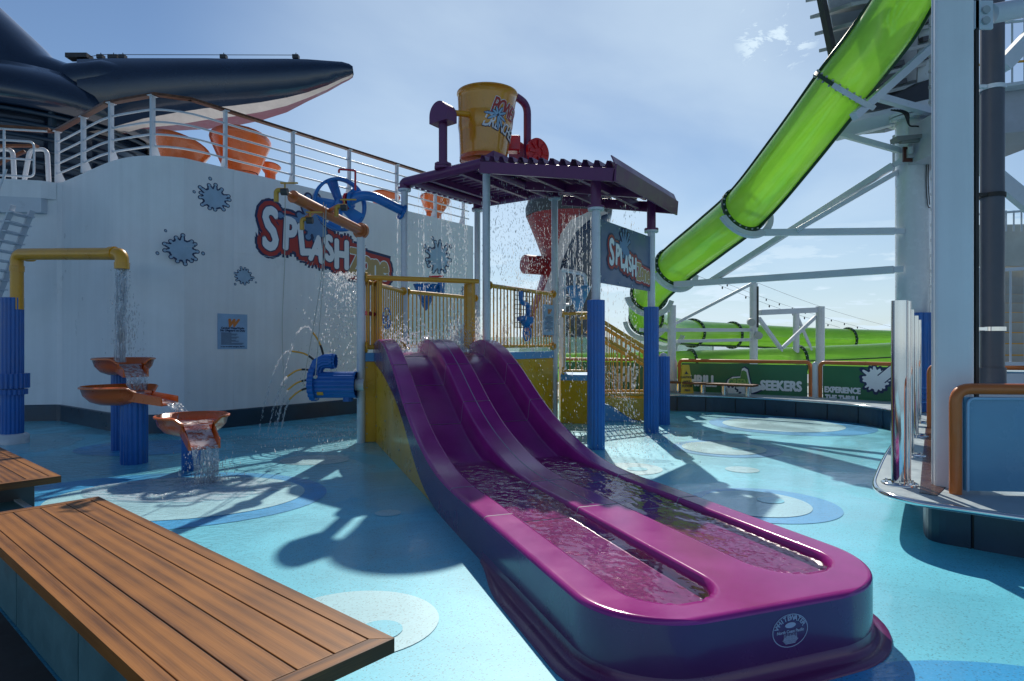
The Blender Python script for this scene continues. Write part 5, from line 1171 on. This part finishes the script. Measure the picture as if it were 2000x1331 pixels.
# bracing beams
def brace(label, a, b, w=.12, h=.12, name='support_beam', m_=white, grp='white beams bracing the green tube'):
    t = thing(name, label, 'beam', (a + b) / 2, grp); MB().beam(a, b, w, h).build('beam', m_, t, bevel=.006)
    d = (b - a).normalized(); MB().beam(b - d * .03, b + d * .16, w * .25, h * .8).build('lug', m_, t); return t
Yc = 12.0
brace('upper level white beam from the tube joint to the round column', at(1453, 455, 13.1), at(1748, 452, Yc), .12, .13)
brace('long level white beam below, from the tube bend to the round column', at(1318, 556, 15.2), at(1746, 527, Yc), .13, .14)
brace('steeper of the two diagonal white beams running up to the column', at(1388, 550, 14.6), at(1744, 324, Yc), .12, .12)
brace('short thin diagonal white beam close under the steep one', at(1556, 450, 12.6), at(1750, 338, Yc + .1), .09, .09)
brace('thin white diagonal rising right from the low post', at(1316, 634, 17.5), at(1468, 555, 17.2), .08, .08)
brace('horizontal white beam across the far tube', at(1250, 645, 17.), at(1462, 645, 18.4), .1, .1)
brace('lower horizontal white beam under the far tube', at(1322, 667, 17.4), at(1464, 664, 18.4), .09, .09)
brace('short white strut beside the blue sleeved post', at(1252, 612, 16.4), at(1300, 608, 17.), .1, .1)
brace('white diagonal strut under the highest tube joint', at(1668, 228, 10.6), at(1820, 92, 11.2), .13, .13)
brace('white beam joining the highest tube joint to the column', at(1715, 190, 11.0), at(1815, 218, 11.6), .12, .12)
brace('tubular white knee brace beside the round column', at(1640, 262, 12.2), at(1755, 294, 12.0), .1, .1)
brace('white horizontal arm at the top of the round column', at(1634, 262, 12.4), at(1770, 226, 12.2), .2, .24)
# far support posts
def fpost(label, px, y0, y1, Y, r): a, b = at(px, y0, Y), at(px, y1, Y); t = thing('support_post', label, 'post', V((a.x, a.y, 0)), 'white posts of the far slide supports'); b.z = max(0, b.z); MB().tube([V((a.x, a.y, 0)), a], r, 20).build('shaft', postw, t); MB().disc(a, (0, 0, 1), r * 1.03, .03).build('cap', postw, t); return t
fpost('white support post right behind the short blue post', 1312, 598, 773, 17.3, .115)
t = fpost('tall far support post carrying two spotlights', 1472, 555, 700, 18.5, .115); MB().tube([at(1480, 560, 18.4), at(1480, 640, 18.4)], .03, 8).build('conduit', dark, t)
for x, y in ((1466, 629), (1480, 655)):
    MB().tube([at(x, y, 18.3), at(x + 2, y + 1, 18.05)], .11, 18).build('spotlight', grey, t); MB().tube([at(x, y, 18.3), at(1474, y - 4, 18.45)], .03, 8).build('arm', grey, t)
fpost('far support post at the right end of the steel frame', 1602, 600, 720, 19.5, .13); fpost('middle far post of the steel frame', 1555, 612, 700, 20.5, .1)
brace('horizontal top beam of the far steel frame', at(1484, 611, 18.6), at(1594, 606, 19.5), .16, .16); brace('diagonal of the far frame leaning left', at(1482, 622, 18.6), at(1524, 680, 19.4), .1, .1)
brace('diagonal of the far frame rising right', at(1528, 680, 19.4), at(1592, 620, 19.5), .1, .1); brace('thin far diagonal behind the frame', at(1558, 620, 20.5), at(1582, 676, 20.5), .08, .08)
# light strings
for i, (a, b, Ya, Yb) in enumerate((((1365, 540), (1640, 640), 24, 30), ((1395, 545), (1700, 645), 26, 34), ((1480, 553), (1745, 640), 26, 36))):
    pts = [at(a[0] + (b[0] - a[0]) * k / 12, a[1] + (b[1] - a[1]) * k / 12 + 6 * math.sin(math.pi * k / 12), Ya + (Yb - Ya) * k / 12) for k in range(13)]
    t = thing('light_string', ['lowest', 'middle', 'topmost'][i] + ' drooping string of bulbs in front of the distant sky', 'light string', pts[0], 'strings of bulbs'); MB().tube(pts, .006, 5).build('wire', dark, t)
    bl = MB(); 
    for p in pts[1:-1] if i < 2 else []: bl.lathe(p, [(.001, 0), (.03, -.03), (.03, -.09), (.001, -.12)], 8)
    if bl.v: bl.build('bulbs', dark, t)

# slide tower: stair flight seen from below, upper right
tf = thing('slide_tower', 'grey stepped stair flight and landing seen from below at the upper right', 'stair tower', (7.5, 14, 6))
def tq(px, py, Y=13.2): return at(px, py, Y)
for k in range(9):
    y = -30 + k * 34; a = tq(1612 + k * 9, y + 18, 12.6 + .12 * k); b = tq(1830, y - 22, 13.4 + .12 * k)
    o = MB().beam(a, b, 1.05, .07, V((0, -.25, 1))).build('tread', grey, tf, bevel=.006); o2 = MB()
    d = (b - a)
    for s in range(2):
        p = a + d * (.12 + .52 * s) + V((0, -.54, -.05)); MB().beam(p, p + d * .3, .1, .10).build('vent_slot', dark, o)
MB().prism([tq(1600, -120, 13.6), tq(1840, -160, 14.2), tq(1840, 215, 15.0), tq(1655, 240, 14.6)], (0, .05, 0)).build('soffit', grey, tf)
MB().beam(tq(1601, -20, 12.4), tq(1640, 175, 13.4), .1, .3).build('stringer', dark, tf); MB().beam(tq(1812, -60, 13), tq(1802, 215, 13.4), .25, .1).build('stringer', white, tf)
MB().beam(tq(1640, 250, 12.8), tq(1830, 205, 13), .5, .2).build('landing_beam', white, tf); MB().prism([tq(1725, 190, 13.2), tq(1830, 158, 13.2), tq(1830, 205, 12.9), tq(1700, 215, 12.9)], (0, 0, .08)).build('grating', dark, tf)
lk = MB()
for k in range(22): lk.box(tq(1818, 20 + k * 30, 12.2), (.07, .05, .05))
lk.build('bolt_row', grey, tf); MB().beam(tq(1820, -60, 12.3), tq(1820, 700, 12.3), .07, .07).build('mullion', white, tf)

# square foreground column
fc = thing('square_column', 'wide white foreground column beside the orange framed panel', 'column', (3.96, 5.62, .42))
hw_ = .155; pr = []
for cx, cy, a0 in ((1, -1, -90), (1, 1, 0), (-1, 1, 90), (-1, -1, 180)):
    for k in range(6): a = R(a0 + 90 * k / 5); pr.append(V((3.965 + cx * (hw_ - .035) + math.cos(a) * .05, 5.74 + cy * (hw_ - .035) + math.sin(a) * .05, .42)))
rc_ = Matrix.Rotation(R(-34), 3, 'Z'); cc = V((3.965, 5.74, .42)); pr = [cc + V((.04, -.06, 0)) + rc_ @ ((p - cc) * .86) for p in pr]
MB().loft([pr, [p + V((0, 0, 5.5)) for p in pr]], True, True).build('shaft', wallw, fc)
MB().tube([(3.85, 5.72, .42), (3.85, 5.72, 5.9)], .014, 12).build('corner_strip', postw, fc)
MB().box((4.17, 5.62, 3.2), (.03, .03, 5.5)).build('gap_strip', black, fc)
bo = thing('bolted_beam', 'white tubular beam with bolted plate at the top right corner', 'beam', at(1925, 28, 5.7)); MB().box(at(1920, 30, 5.62), (.17, .03, .26)).build('plate', white, bo, bevel=.01)
for y in (20, 41): MB().disc(at(1925, y, 5.6), (0, 1, 0), .035, .03, 16).build('bolt', grey, bo)
MB().tube([at(1935, 28, 5.66), at(2150, -12, 5.8)], .085, 18).build('tube', white, bo)
dp = thing('drain_pipe', 'dark grey vertical drain pipe right of the foreground column', 'pipe', at(1938, 750, 6.2)); X0 = at(1938, 400, 6.2)
MB().tube([V((X0.x, 6.2, 1.33)), V((X0.x, 6.2, 5.6))], .10, 28).build('pipe', pipeg, dp); MB().tube([V((X0.x, 6.2, 1.31)), V((X0.x, 6.2, 1.47))], .113, 28).build('coupling', pipeg, dp)
for y, m_ in ((174, white), (383, black), (643, chrome)):
    z = H + (HY - y) / F * 6.2; MB().tube([V((X0.x, 6.2, z - .02)), V((X0.x, 6.2, z + .02))], .112, 28).box(V((X0.x - .16, 6.15, z)), (.12, .04, .03)).build('bracket', m_, dp)
# stair block at the far right
rs = thing('right_stair', 'pale stair with yellow nosings behind the drain pipe at the right edge', 'stair', at(1960, 700, 9.5))
treadm = rawmesh(MB().box((0, 0, 0), (2.4, .28, .04)), 'tread', white); risem = rawmesh(MB().box((0, 0, 0), (2.4, .02, .155)), 'riser', mat('riser_cream', (.42, .42, .38), .5)); nosem = rawmesh(MB().box((0, 0, 0), (2.4, .03, .045)), 'nosing', yellow)
for k in range(13):
    z = 1.35 + .175 * k; y = 9.3 + .27 * k; x = .755 * y + 1.25
    a_ = inst(treadm, 'tread', rs, (x, y + .14, z)); inst(risem, 'riser', rs, (x, y + .05, z + .1)); q = bpy.data.objects.new('nosing', nosem); C.objects.link(q); q.parent = a_; q.location = (0, -.158, .0)
MB().box((12.0, 13.5, 3.0), (3.4, .08, 1.8)).build('back_wall', mat('riser_cream', (0, 0, 0)), rs)
rr_ = thing('stair_railing', 'white barred railing in front of the right stair', 'railing', (7.8, 9, 1.3)); bw_ = rawmesh(MB().tube([(0, 0, -.5), (0, 0, .5)], .014, 8, False), 'baluster', white)
MB().beam((6.7, 9.0, 2.75), (10, 9.0, 2.95), .04, .05).build('rail', white, rr_); MB().beam((6.7, 9.0, 1.42), (10, 9.0, 1.42), .04, .05).build('rail', white, rr_)
for k in range(12): inst(bw_, 'baluster', rr_, (6.75 + .21 * k, 9.0, 2.1), None, (1, 1, 1.35))
MB().tube([(6.72, 9, .42), (6.72, 9, 2.8)], .03, 10).build('post', white, rr_); MB().box((8.4, 9.1, .85), (3.5, .06, .85)).build('kick_plate', white, rr_)
ud = thing('upper_walkway', 'grey lilac walkway beam with a small railing crossing the right edge', 'walkway', (8.5, 10, 5.6))
MB().prism([at(1903, 265, 10.2), at(2120, 247, 9.6), at(2120, 150, 9.6), at(1903, 178, 10.2)], (0, 2.2, 0)).build('beam', mat('beam_lilac', (.40, .41, .46), .5), ud)
MB().beam(at(1900, 180, 10.1), at(2120, 150, 9.5), .25, .05).build('flange', white, ud); MB().tube([at(1903, 128, 10.2), at(2120, 110, 9.6)], .02, 8).build('toe_rail', yellow, ud); MB().tube([at(1903, 50, 10.2), at(2120, 30, 9.6)], .022, 8).build('rail', white, ud)
for k in range(9): p = at(1905 + 24 * k, 175 - 3 * k, 10.1); inst(bw_, 'baluster', ud, p + V((0, 0, .5)), None, (1, 1, 1.1))
brace('white round brace dropping right behind the drain pipe, upper one', at(1955, 132, 7.2), at(2080, 0, 7.2), .16, .16, grp='white diagonal braces at the right edge'); brace('white round brace sloping down right behind the drain pipe, lower one', at(1890, 300, 9.4), at(2060, 440, 9.0), .2, .2, grp='white diagonal braces at the right edge')
fw = thing('far_railing', 'low white railing above a pale wall at the far right', 'railing', at(1950, 440, 12)); MB().tube([at(1900, 420, 11.5), at(2060, 408, 11)], .02, 8).build('rail', white, fw)
for k in range(10): inst(bw_, 'baluster', fw, at(1905 + 15 * k, 432, 11.4), None, (1, 1, .38))
MB().prism([at(1900, 520, 11.8), at(2080, 520, 11.4), at(2080, 437, 11.4), at(1900, 440, 11.8)], (0, .1, 0)).build('wall_panel', mat('pale_panel', (.45, .48, .46), .5), fw)

# chrome posts along the platform edge
def chromepost(p, label, z=2.1, r=.068):
    t = thing('chrome_post', label, 'post', p, 'chrome posts along the raised platform edge')
    MB().tube([p + V((0, 0, .02)), V((p.x, p.y, z))], r, 32).build('tube', chrome, t)
    if r > .05: MB().tube([p + V((.115, .05, .02)), V((p.x + .115, p.y + .05, z - .0))], .02, 14).build('thin_tube', chrome, t)
    b = MB().lathe(p, [(.15, 0), (.15, .012), (.14, .018), (.001, .018)], 32).build('base_plate', chrome, t); n = MB()
    for k in range(6): a = 6.2832 * k / 6; n.tube([p + V((math.cos(a) * .12, math.sin(a) * .12, .018)), p + V((math.cos(a) * .12, math.sin(a) * .12, .035))], .012, 6)
    n.build('nut', chrome, b)
for (px, py), lab in zip(((1757, 946), (1779, 890), (1789, 852), (1795, 826)), ('nearest tall chrome post at the tip of the raised platform', 'second chrome post just behind the nearest one', 'third chrome post back along the platform edge', 'farthest chrome post beside the blue sleeve')):
    chromepost(gr(px, py, ZK), lab, 2.1, .068 if px < 1760 else .032)

# orange framed panels
def framed(label, pts2, h, m_, name='framed_panel', z=ZK, r=.042, off=.03, cat='panel', grp=None, mul=False):
    """panel following a ground polyline, with an orange tube frame"""
    p = [V((a, b, z)) for a, b in pts2]; t = thing(name, label, cat, p[0], grp); zt_ = V((0, 0, h))
    MB().tube(fillet([p[0]] + [p[0] + zt_] + [q + zt_ for q in p[1:]] + [p[-1]], .12, 6), r, 14).build('frame', oframe, t)
    ins = []; d0 = (p[1] - p[0]).normalized(); d1 = (p[-1] - p[-2]).normalized(); q = [p[0] + d0 * .07] + p[1:-1] + [p[-1] - d1 * .07]
    MB().loft([[a + V((0, 0, off)) for a in q], [a + zt_ - V((0, 0, .07)) for a in q]], False, False).loft([[a + V((.0, .02, off)) for a in q], [a + V((0, .02, 0)) + zt_ - V((0, 0, .07)) for a in q]], False, False).build('board', m_, t)
    return t, q
pn, q = framed('pale blue panel in an orange tube frame at the right edge', [(3.80, 5.36), (4.3, 5.30), (6.0, 5.1)], .90, panelb, r=.048)
MB().tube(fillet([V((3.88, 5.325, ZK + .03)), V((3.88, 5.325, ZK + .82)), V((6, 5.08, ZK + .82))], .06), .012, 8).build('edge_trim', prl, pn)
framed('second orange framed panel end behind the foreground column', [(6.42, 9.6), (6.7, 9.45), (8.5, 8.6)], .95, panelb, r=.048)
bpanel = []
bd2 = MB().add([gr(px, py, ZK + .006) for px, py in ((1796, 962), (1830, 968), (1900, 900), (1900, 830), (1808, 834))], [(0, 1, 2, 3, 4)]).build('brown_deck', mat('brown_glass', (.07, .03, .02), .25), pf)

# green banners beyond the far kerb
def ZB(px, Y): return ((px - 1000) / F * Y, Y)
def banner(label, ends, label_words=None):
    return framed(label, ends, .86, bgreen, 'banner', ZK - .02, .045, .02, 'banner', 'green banners in orange frames')
b1, q1 = banner('green banner reading THRILL SEEKERS with a green hat emblem behind the bench', [ZB(1327, 17.2), ZB(1583, 15.3)])
b2, q2_ = banner('green banner reading EXPERIENCE THE THRILL with a white water splash', [ZB(1602, 15.1), ZB(1790, 13.6)])
b3, q3 = banner('green banner reading SCARE YOURSELF SILLY behind the yellow stair', [ZB(1095, 18.6), ZB(1308, 17.5)])
def bmapper(px0, Y0, px1, Y1):
    a = V((*ZB(px0, Y0), 0)); b = V((*ZB(px1, Y1), 0)); d = (b - a).normalized(); n_ = V((d.y, -d.x, 0)); return a, d, (lambda s, t, l: a + d * s + n_ * (.012 + l) + V((0, 0, t))), (b - a).length
def bword(mb, mpp, px0, Y0, d, tx, px, py, size, fat=.012, sx=.8, lift=.0):
    # place a word on the banner plane where the sight line through (px,py) meets it
    t = (px - 1000) / F; a = V((*ZB(px0, Y0), 0)); s = (t * a.y - a.x) / (d.x - t * d.y); Yh = a.y + d.y * s; put2d(mb, text2d(tx, size, 0, sx), mpp, (s, H + (HY - py) / F * Yh), 0, lift, fat, 8)
    return s, H + (HY - py) / F * Yh
a, d, mpp, _ = bmapper(1327, 17.2, 1583, 15.3); w = MB(); bword(w, mpp, 1327, 17.2, d, 'SEEKERS', 1525, 755, .33, .018, .80)
w.build('lettering', prw, b1)
s0_, z0_ = bword(MB(), mpp, 1327, 17.2, d, 'x', 1445, 752, .1)
hat, hg, hn, hl = MB(), MB(), MB(), MB()
brim = lambda k: disc2d(.52 * k, .13 * k, 32)
put2d(hn, disc2d(.50, .15), mpp, (s0_ + .12, z0_ - .13), .18, .0); put2d(hat, disc2d(.47, .12), mpp, (s0_ + .12, z0_ - .12), .18, .003)
crown = ([(-.38, -.10), (.30, -.02), (.26, .10), (.20, .40), (.12, .45), (.06, .42), (.02, .22), (-.18, .20), (-.30, .12)], [tuple(range(9))]); put2d(hn, ([(x * 1.1, y * 1.08) for x, y in crown[0]], crown[1]), mpp, (s0_, z0_), 0, .004); put2d(hat, crown, mpp, (s0_, z0_), 0, .006)
put2d(hg, ([(x * .85, y * .85) for x, y in crown[0]], crown[1]), mpp, (s0_, z0_), 0, .008); put2d(hl, text2d('GREEN', .26, .1, .62), mpp, (s0_ - .04, z0_ + .05), -.03, .011, .006, 6)
sh_, _a = splat2d(.26, 12, 6, .6); put2d(hn, sh_, mpp, (s0_ - .22, z0_ - .22), 0, .010); put2d(hat, ([(x * .75, y * .75) for x, y in sh_[0]], sh_[1]), mpp, (s0_ - .22, z0_ - .22), 0, .012)
hn.build('emblem_outline', prn, b1); hat.build('emblem', prw, b1); hg.build('emblem_fill', mat('print_green', (.10, .28, .07), .4), b1); hl.build('emblem_lettering', mat('print_lime', (.35, .50, .12), .4), b1)
a, d, mpp, _ = bmapper(1327, 17.2, 1583, 15.3); w = MB(); bword(w, mpp, 1327, 17.2, d, 'THRILL', 1366, 745, .40, .02, .72); w.build('lettering', prw, b1)
a, d, mpp, _ = bmapper(1602, 15.1, 1790, 13.6); w = MB(); bword(w, mpp, 1602, 15.1, d, 'EXPERIENCE', 1645, 763, .185, .011, .78); bword(w, mpp, 1602, 15.1, d, 'THE THRILL', 1645, 779, .185, .011, .78); w.build('lettering', prw, b2)
a, d, mpp, _ = bmapper(1602, 15.1, 1790, 13.6); sa, sb_ = MB(), MB(); t = (1712 - 1000) / F; s0_ = (t * a.y - a.x) / (d.x - t * d.y); z0_ = H + (HY - 742) / F * (a.y + d.y * s0_)
sh_, _a = splat2d(.36, 15, 9, .75); put2d(sa, sh_, mpp, (s0_, z0_), 0, .002, .02, 8); put2d(sb_, ([(x * .86, y * .86) for x, y in sh_[0]], sh_[1]), mpp, (s0_, z0_), 0, .006)
put2d(sa, rect2d(.6, .24), mpp, (s0_ + .32, z0_ + .22), .75, .0065); put2d(sb_, rect2d(.6, .19), mpp, (s0_ + .32, z0_ + .22), .75, .009); sa.build('splash_outline', prn, b2); sb_.build('splash_mark', prw, b2)
a, d, mpp, _ = bmapper(1095, 18.6, 1308, 17.5); w = MB()
for tx, y, sz in (('SCARE', 726, .36), ('YOURSELF', 741, .2), ('SILLY', 757, .40)): bword(w, mpp, 1095, 18.6, d, tx, 1219, y, sz, .018, .74)
w.build('lettering', prw, b3)
for px, Y, lab in ((1592, 15.15, 'white stub post between two green banners'), (1318, 17.3, 'white stub post left of the THRILL SEEKERS banner')): p = V((*ZB(px, Y), ZK)); t = thing('stub_post', lab, 'post', p, 'white stub posts between banners'); MB().tube([p, p + V((0, 0, .8))], .065, 16).lathe(p + V((0, 0, .8)), [(.065, 0), (.05, .04), (.001, .06)], 16).build('shaft', postw, t)
# bench on the far kerb
fb_ = thing('kerb_bench', 'thin brown bench on chrome legs on the far dark kerb', 'bench', V((*ZB(1390, 15.6), ZK)))
pa, pb = V((*ZB(1283, 16.9), .69)), V((*ZB(1472, 15.15), .69)); dd = (pb - pa).normalized(); nn = V((-dd.y, dd.x, 0))
for k in range(3): MB().beam(pa + nn * (.13 * k), pb + nn * (.13 * k), .122, .05).build('plank', cap, fb_, bevel=.004)
for f_ in (.22, .48, .70, .93): p = pa.lerp(pb, f_) + nn * .12; MB().tube([V((p.x, p.y, ZK)), V((p.x, p.y, .66))], .075, 18).build('leg', chrome, fb_)
# wet floor sign
wf = thing('wet_floor_sign', 'yellow folding caution wet floor sign in front of the green banner', 'sign', V((*ZB(1338, 16.5), ZK))); c = V((*ZB(1338, 16.5), ZK)); caut = mat('caution_yellow', (.70, .48, .02), .4)
for s in (-1, 1): MB().prism([c + V((-.17, -.05 + s * .16, 0)), c + V((.17, -.05 + s * .16, 0)), c + V((.09, -.05 + s * .02, .74)), c + V((-.09, -.05 + s * .02, .74))], (0, .02, 0)).build('leaf', caut, wf)
MB().box(c + V((.2, -.05, .3)), (.02, .2, .6)).build('hinge', caut, wf) if 0 else None
w = MB(); mpw = lambda s, t, l: c + V((s, -.225 + t * .19 - l, t))
for tx, z, sz in (('CAUTION', .42, .07), ('WET', .3, .09), ('FLOOR', .19, .085), ('PISO', .08, .07)): put2d(w, text2d(tx, sz), mpw, (0, z), 0, .003, .003, 6)
put2d(w, ([(-.05, 0), (.05, 0), (0, .08)], [(0, 1, 2)]), mpw, (0, .5), 0, .003); w.build('lettering', prk, wf)
# glass windscreens beyond the tower
gl = bpy.data.materials.new('screen_glass'); gl.use_nodes = True; b = gl.node_tree.nodes['Principled BSDF']; b.inputs['Base Color'].default_value = (.45, .72, .62, 1); b.inputs['Roughness'].default_value = .1; b.inputs['Alpha'].default_value = .45
ws = thing('glass_screen', 'pale green glass windscreen panels far behind the tower railing', 'windscreen', (0, 26, 0))
for k in range(7):
    x = -1.4 + 1.5 * k; MB().box((x, 26, 1.0), (1.42, .02, 2.0)).build('pane', gl, ws); MB().box((x + .75, 26, 1.05), (.05, .06, 2.1)).build('post', white, ws)
# ship side rail beyond the deck so the horizon has its edge
bk2 = tag(MB().box((0, 40, .55), (60, .12, 1.1)).build('bulwark', white), 'low white bulwark along the far ship side', 'bulwark')
ch = thing('stacked_chairs', 'blue metal chair backs stacked beside the far chrome posts', 'chairs', at(1797, 815, 11)); 
for k in range(4): z = .5 + .07 * k; MB().tube(fillet([V((7.05, 10.9 + .08 * k, .43)), V((7.05, 10.9 + .08 * k, z + .2)), V((7.5, 10.9 + .08 * k, z + .2)), V((7.5, 10.9 + .08 * k, .43))], .08), .018, 8).build('chair_frame', blue, ch)

# ------------------------------------------------------------------ falling water, drops and spray
def threads(mb, a, b, zt_, zb, n, seed):
    rn_ = random.Random(seed)
    for k in range(n):
        p = a.lerp(b, rn_.random()); z = zt_; dx = rn_.gauss(0, .012)
        while z > zb and rn_.random() < .93:
            ln_ = rn_.uniform(.10, .45) * (.4 + .6 * (z - zb) / (zt_ - zb)); m_ = 6; pts = [V((p.x + dx * (zt_ - z + ln_ * j / m_) + rn_.gauss(0, .003), p.y, z - ln_ * j / m_)) for j in range(m_ + 1)]; mb.tube(pts, [.001] + [rn_.uniform(.0022, .006) for _ in range(m_ - 1)] + [.001], 5, False); z -= ln_ * rn_.uniform(1.05, 1.5)
    return mb
def drops(name, label, gen, n, seed, size=(.004, .009), stretch=3., pre=None):
    size = (size[0] * .8, size[1] * .8); stretch *= 2.0
    rn_ = random.Random(seed); mb = pre or MB()
    for k in range(n):
        p, vel = gen(rn_); s = rn_.uniform(*size) * (1.6 if rn_.random() < .08 else 1); d = V(vel).normalized() if V(vel).length > 0 else V((0, 0, 1)); x = d.orthogonal().normalized(); y = d.cross(x); l_ = s * (1 + rn_.random() * stretch)
        mb.add([p + d * l_, p + x * s, p + y * s, p - x * s, p - y * s, p - d * l_], [(0, 1, 2), (0, 2, 3), (0, 3, 4), (0, 4, 1), (5, 2, 1), (5, 3, 2), (5, 4, 3), (5, 1, 4)], True)
    return tag(mb.build(name, w_drop), label, 'water drops', kind='stuff')
def roofdrip(a, b, zt_, zb, jit=.05):
    st_ = [random.Random(int(a.x * 100) + i).random() for i in range(14)]
    def g(rn_):
        f_ = rn_.choice(st_) + rn_.gauss(0, .006) if rn_.random() < .8 else rn_.random(); q_ = rn_.random() ** 1.15; p = a.lerp(b, f_); z = zt_ + (zb - zt_) * q_
        return V((p.x + rn_.gauss(0, jit * q_), p.y + rn_.gauss(0, jit * q_), z)), (0, 0, -1)
    return g
drops('roof_drips', 'water drops streaming off the left edge of the upper purple roof', roofdrip(C_ * 0 + PC + qd * .3, PD + qd * .3, 5.1, 1.8), 900, 1, (.005, .010), 3., threads(MB(), PC + qd * .3, PD + qd * .3, 5.08, 2.4, 22, 5))
drops('roof_drips', 'water drops falling inside the tower between the white posts', lambda r_: (PB.lerp(PE_, r_.random() * 1.0) + qd * r_.gauss(.1, .3) + V((0, 0, 5.0 - 3.4 * r_.random() ** .8)), (0, 0, -1)), 2600, 2, (.004, .009), 2.5)
drops('roof_drips', 'water streams dripping under the lower purple roof right of the tower', roofdrip(PE_ + (-qd) * .2, PE_.lerp(PG, .9), 4.55, .3), 1100, 3, (.005, .010), 3., threads(MB(), PE_ - qd * .2, PE_.lerp(PG, .6), 4.5, 1.6, 16, 6))
drops('roof_drips', 'scattered water drops over the slide top', lambda r_: (PB.lerp(PF, r_.random() * .9) + pd * r_.uniform(-.2, 1.6) + V((0, 0, 4.4 - 4.2 * r_.random())), (0, 0, -1)), 1500, 4, (.004, .008), 2.5)
def spray(c, w, h):
    def g(rn_):
        q_ = rn_.random(); a = rn_.gauss(0, 1) * .45; z = c.z + h * (1 - q_ * q_ * 1.9) ; return V((c.x + a * w * (.35 + .65 * q_), c.y + rn_.gauss(0, .12), z)), (a * .3, 0, -1)
    return g
drops('fountain_spray', 'arching spray of drops behind the hanging ropes left of the white post', spray(V((-3.2, 11.9, 1.95)), .95, 1.1), 1300, 5, (.005, .012), 1.6)
def toph(rn_):
    k = rn_.random(); c = sl(UC + rn_.uniform(-.9, .9), 10.9 + rn_.uniform(-.3, .5), ZP); h = abs(rn_.gauss(0, .28)); return c + V((0, 0, h)), (rn_.gauss(0, .3), rn_.gauss(0, .3), 1)
drops('slide_top_spray', 'white water churning and jumping at the top of the slide', toph, 2200, 6, (.005, .012), 1.2)
def jets(rn_):
    i = rn_.choice((0, 1, 2, 3)); c = (at(588 + 300, 640, 11.9), at(905, 640, 12.2), at(930, 640, 12.1), at(985, 650, 12.6))[i]; z = abs(rn_.gauss(0, .35)); return V((c.x + rn_.gauss(0, .04 + .05 * z), c.y + rn_.gauss(0, .05), ZP + z)), (0, 0, 1)
drops('platform_jets', 'short water jets rising from the platform floor behind the slide', jets, 1700, 7, (.008, .016), 1.5)
def right_splash(rn_):
    q_ = rn_.random(); z0 = 1.9 * (1 - q_ ** 1.6); return V((.95 + 1.6 * q_ + rn_.gauss(0, .12), 13.3 + rn_.gauss(0, .25) - .6 * q_, max(.02, z0 + rn_.gauss(0, .14)))), (1, -.2, -1.2 - q_)
drops('stair_splash', 'fine spray shooting right past the stair', right_splash, 1100, 8, (.004, .008), 3)
drops('floor_splash', 'drops bouncing on the sunlit floor right of the tower', lambda r_: (V((r_.gauss(1.9, .55), r_.gauss(11.3, 1.0), abs(r_.gauss(0, .05)) + .01)), (0, 0, 1)), 900, 9, (.005, .010), .8)
drops('floor_splash', 'drops bouncing on the shaded floor under the spray', lambda r_: (V((r_.gauss(-3.6, .6), r_.gauss(11.4, .8), abs(r_.gauss(0, .05)) + .01)), (0, 0, 1)), 700, 10, (.005, .010), .8)
def spout_drops(rn_):
    q_ = rn_.random(); return V((e_.x + rn_.gauss(0, .05 + .09 * q_) + .12 * q_, e_.y + rn_.gauss(0, .05 + .06 * q_), 2.9 - 1.4 * q_)), (0, 0, -1)
drops('spout_water', 'broken water column falling from the yellow outlet', spout_drops, 420, 11, (.005, .011), 2.5)
tag(curtain('spout_stream', 'thin clear stream inside the falling column below the yellow outlet', e_ + V((0, 0, -.26)), V((.3, -1, 0)).normalized(), V((1, .3, 0)).normalized(), .085, .10, 1.42, 9, 4), kind=None)
def arc(a, vx, vy, vz, T, n, rn_seed, name, label):
    def g(rn_): t = rn_.random() * T; return a + V((vx * t + rn_.gauss(0, .01), vy * t + rn_.gauss(0, .01), vz * t - 4.9 * t * t + rn_.gauss(0, .01))), (vx, vy, vz - 9.8 * t)
    return drops(name, label, g, n, rn_seed, (.003, .007), 4.)
for i, (x, y, vx, vz, T) in enumerate(((610, 649, -.9, 1.3, .75), (570, 686, -1.0, .3, .58), (561, 736, -.9, -.8, .38), (562, 762, -.7, -1.0, .3), (565, 781, -.6, -1.1, .22))):
    arc(at(x, y, Yf), vx, 0, vz, T, 150, 20 + i, 'hose_jet', ['topmost', 'second', 'third', 'fourth', 'lowest'][i] + ' thin water jet from the yellow hoses')
drops('cascade_drops', 'loose drops around the water falling from the lowest orange bowl', lambda r_: (l3[0] + l3[1] * r_.gauss(.12, .08) + l3[2] * r_.gauss(0, .14) + V((0, 0, -.5 * r_.random() ** .6)), (0, 0, -1)), 450, 12, (.004, .008), 2.5)
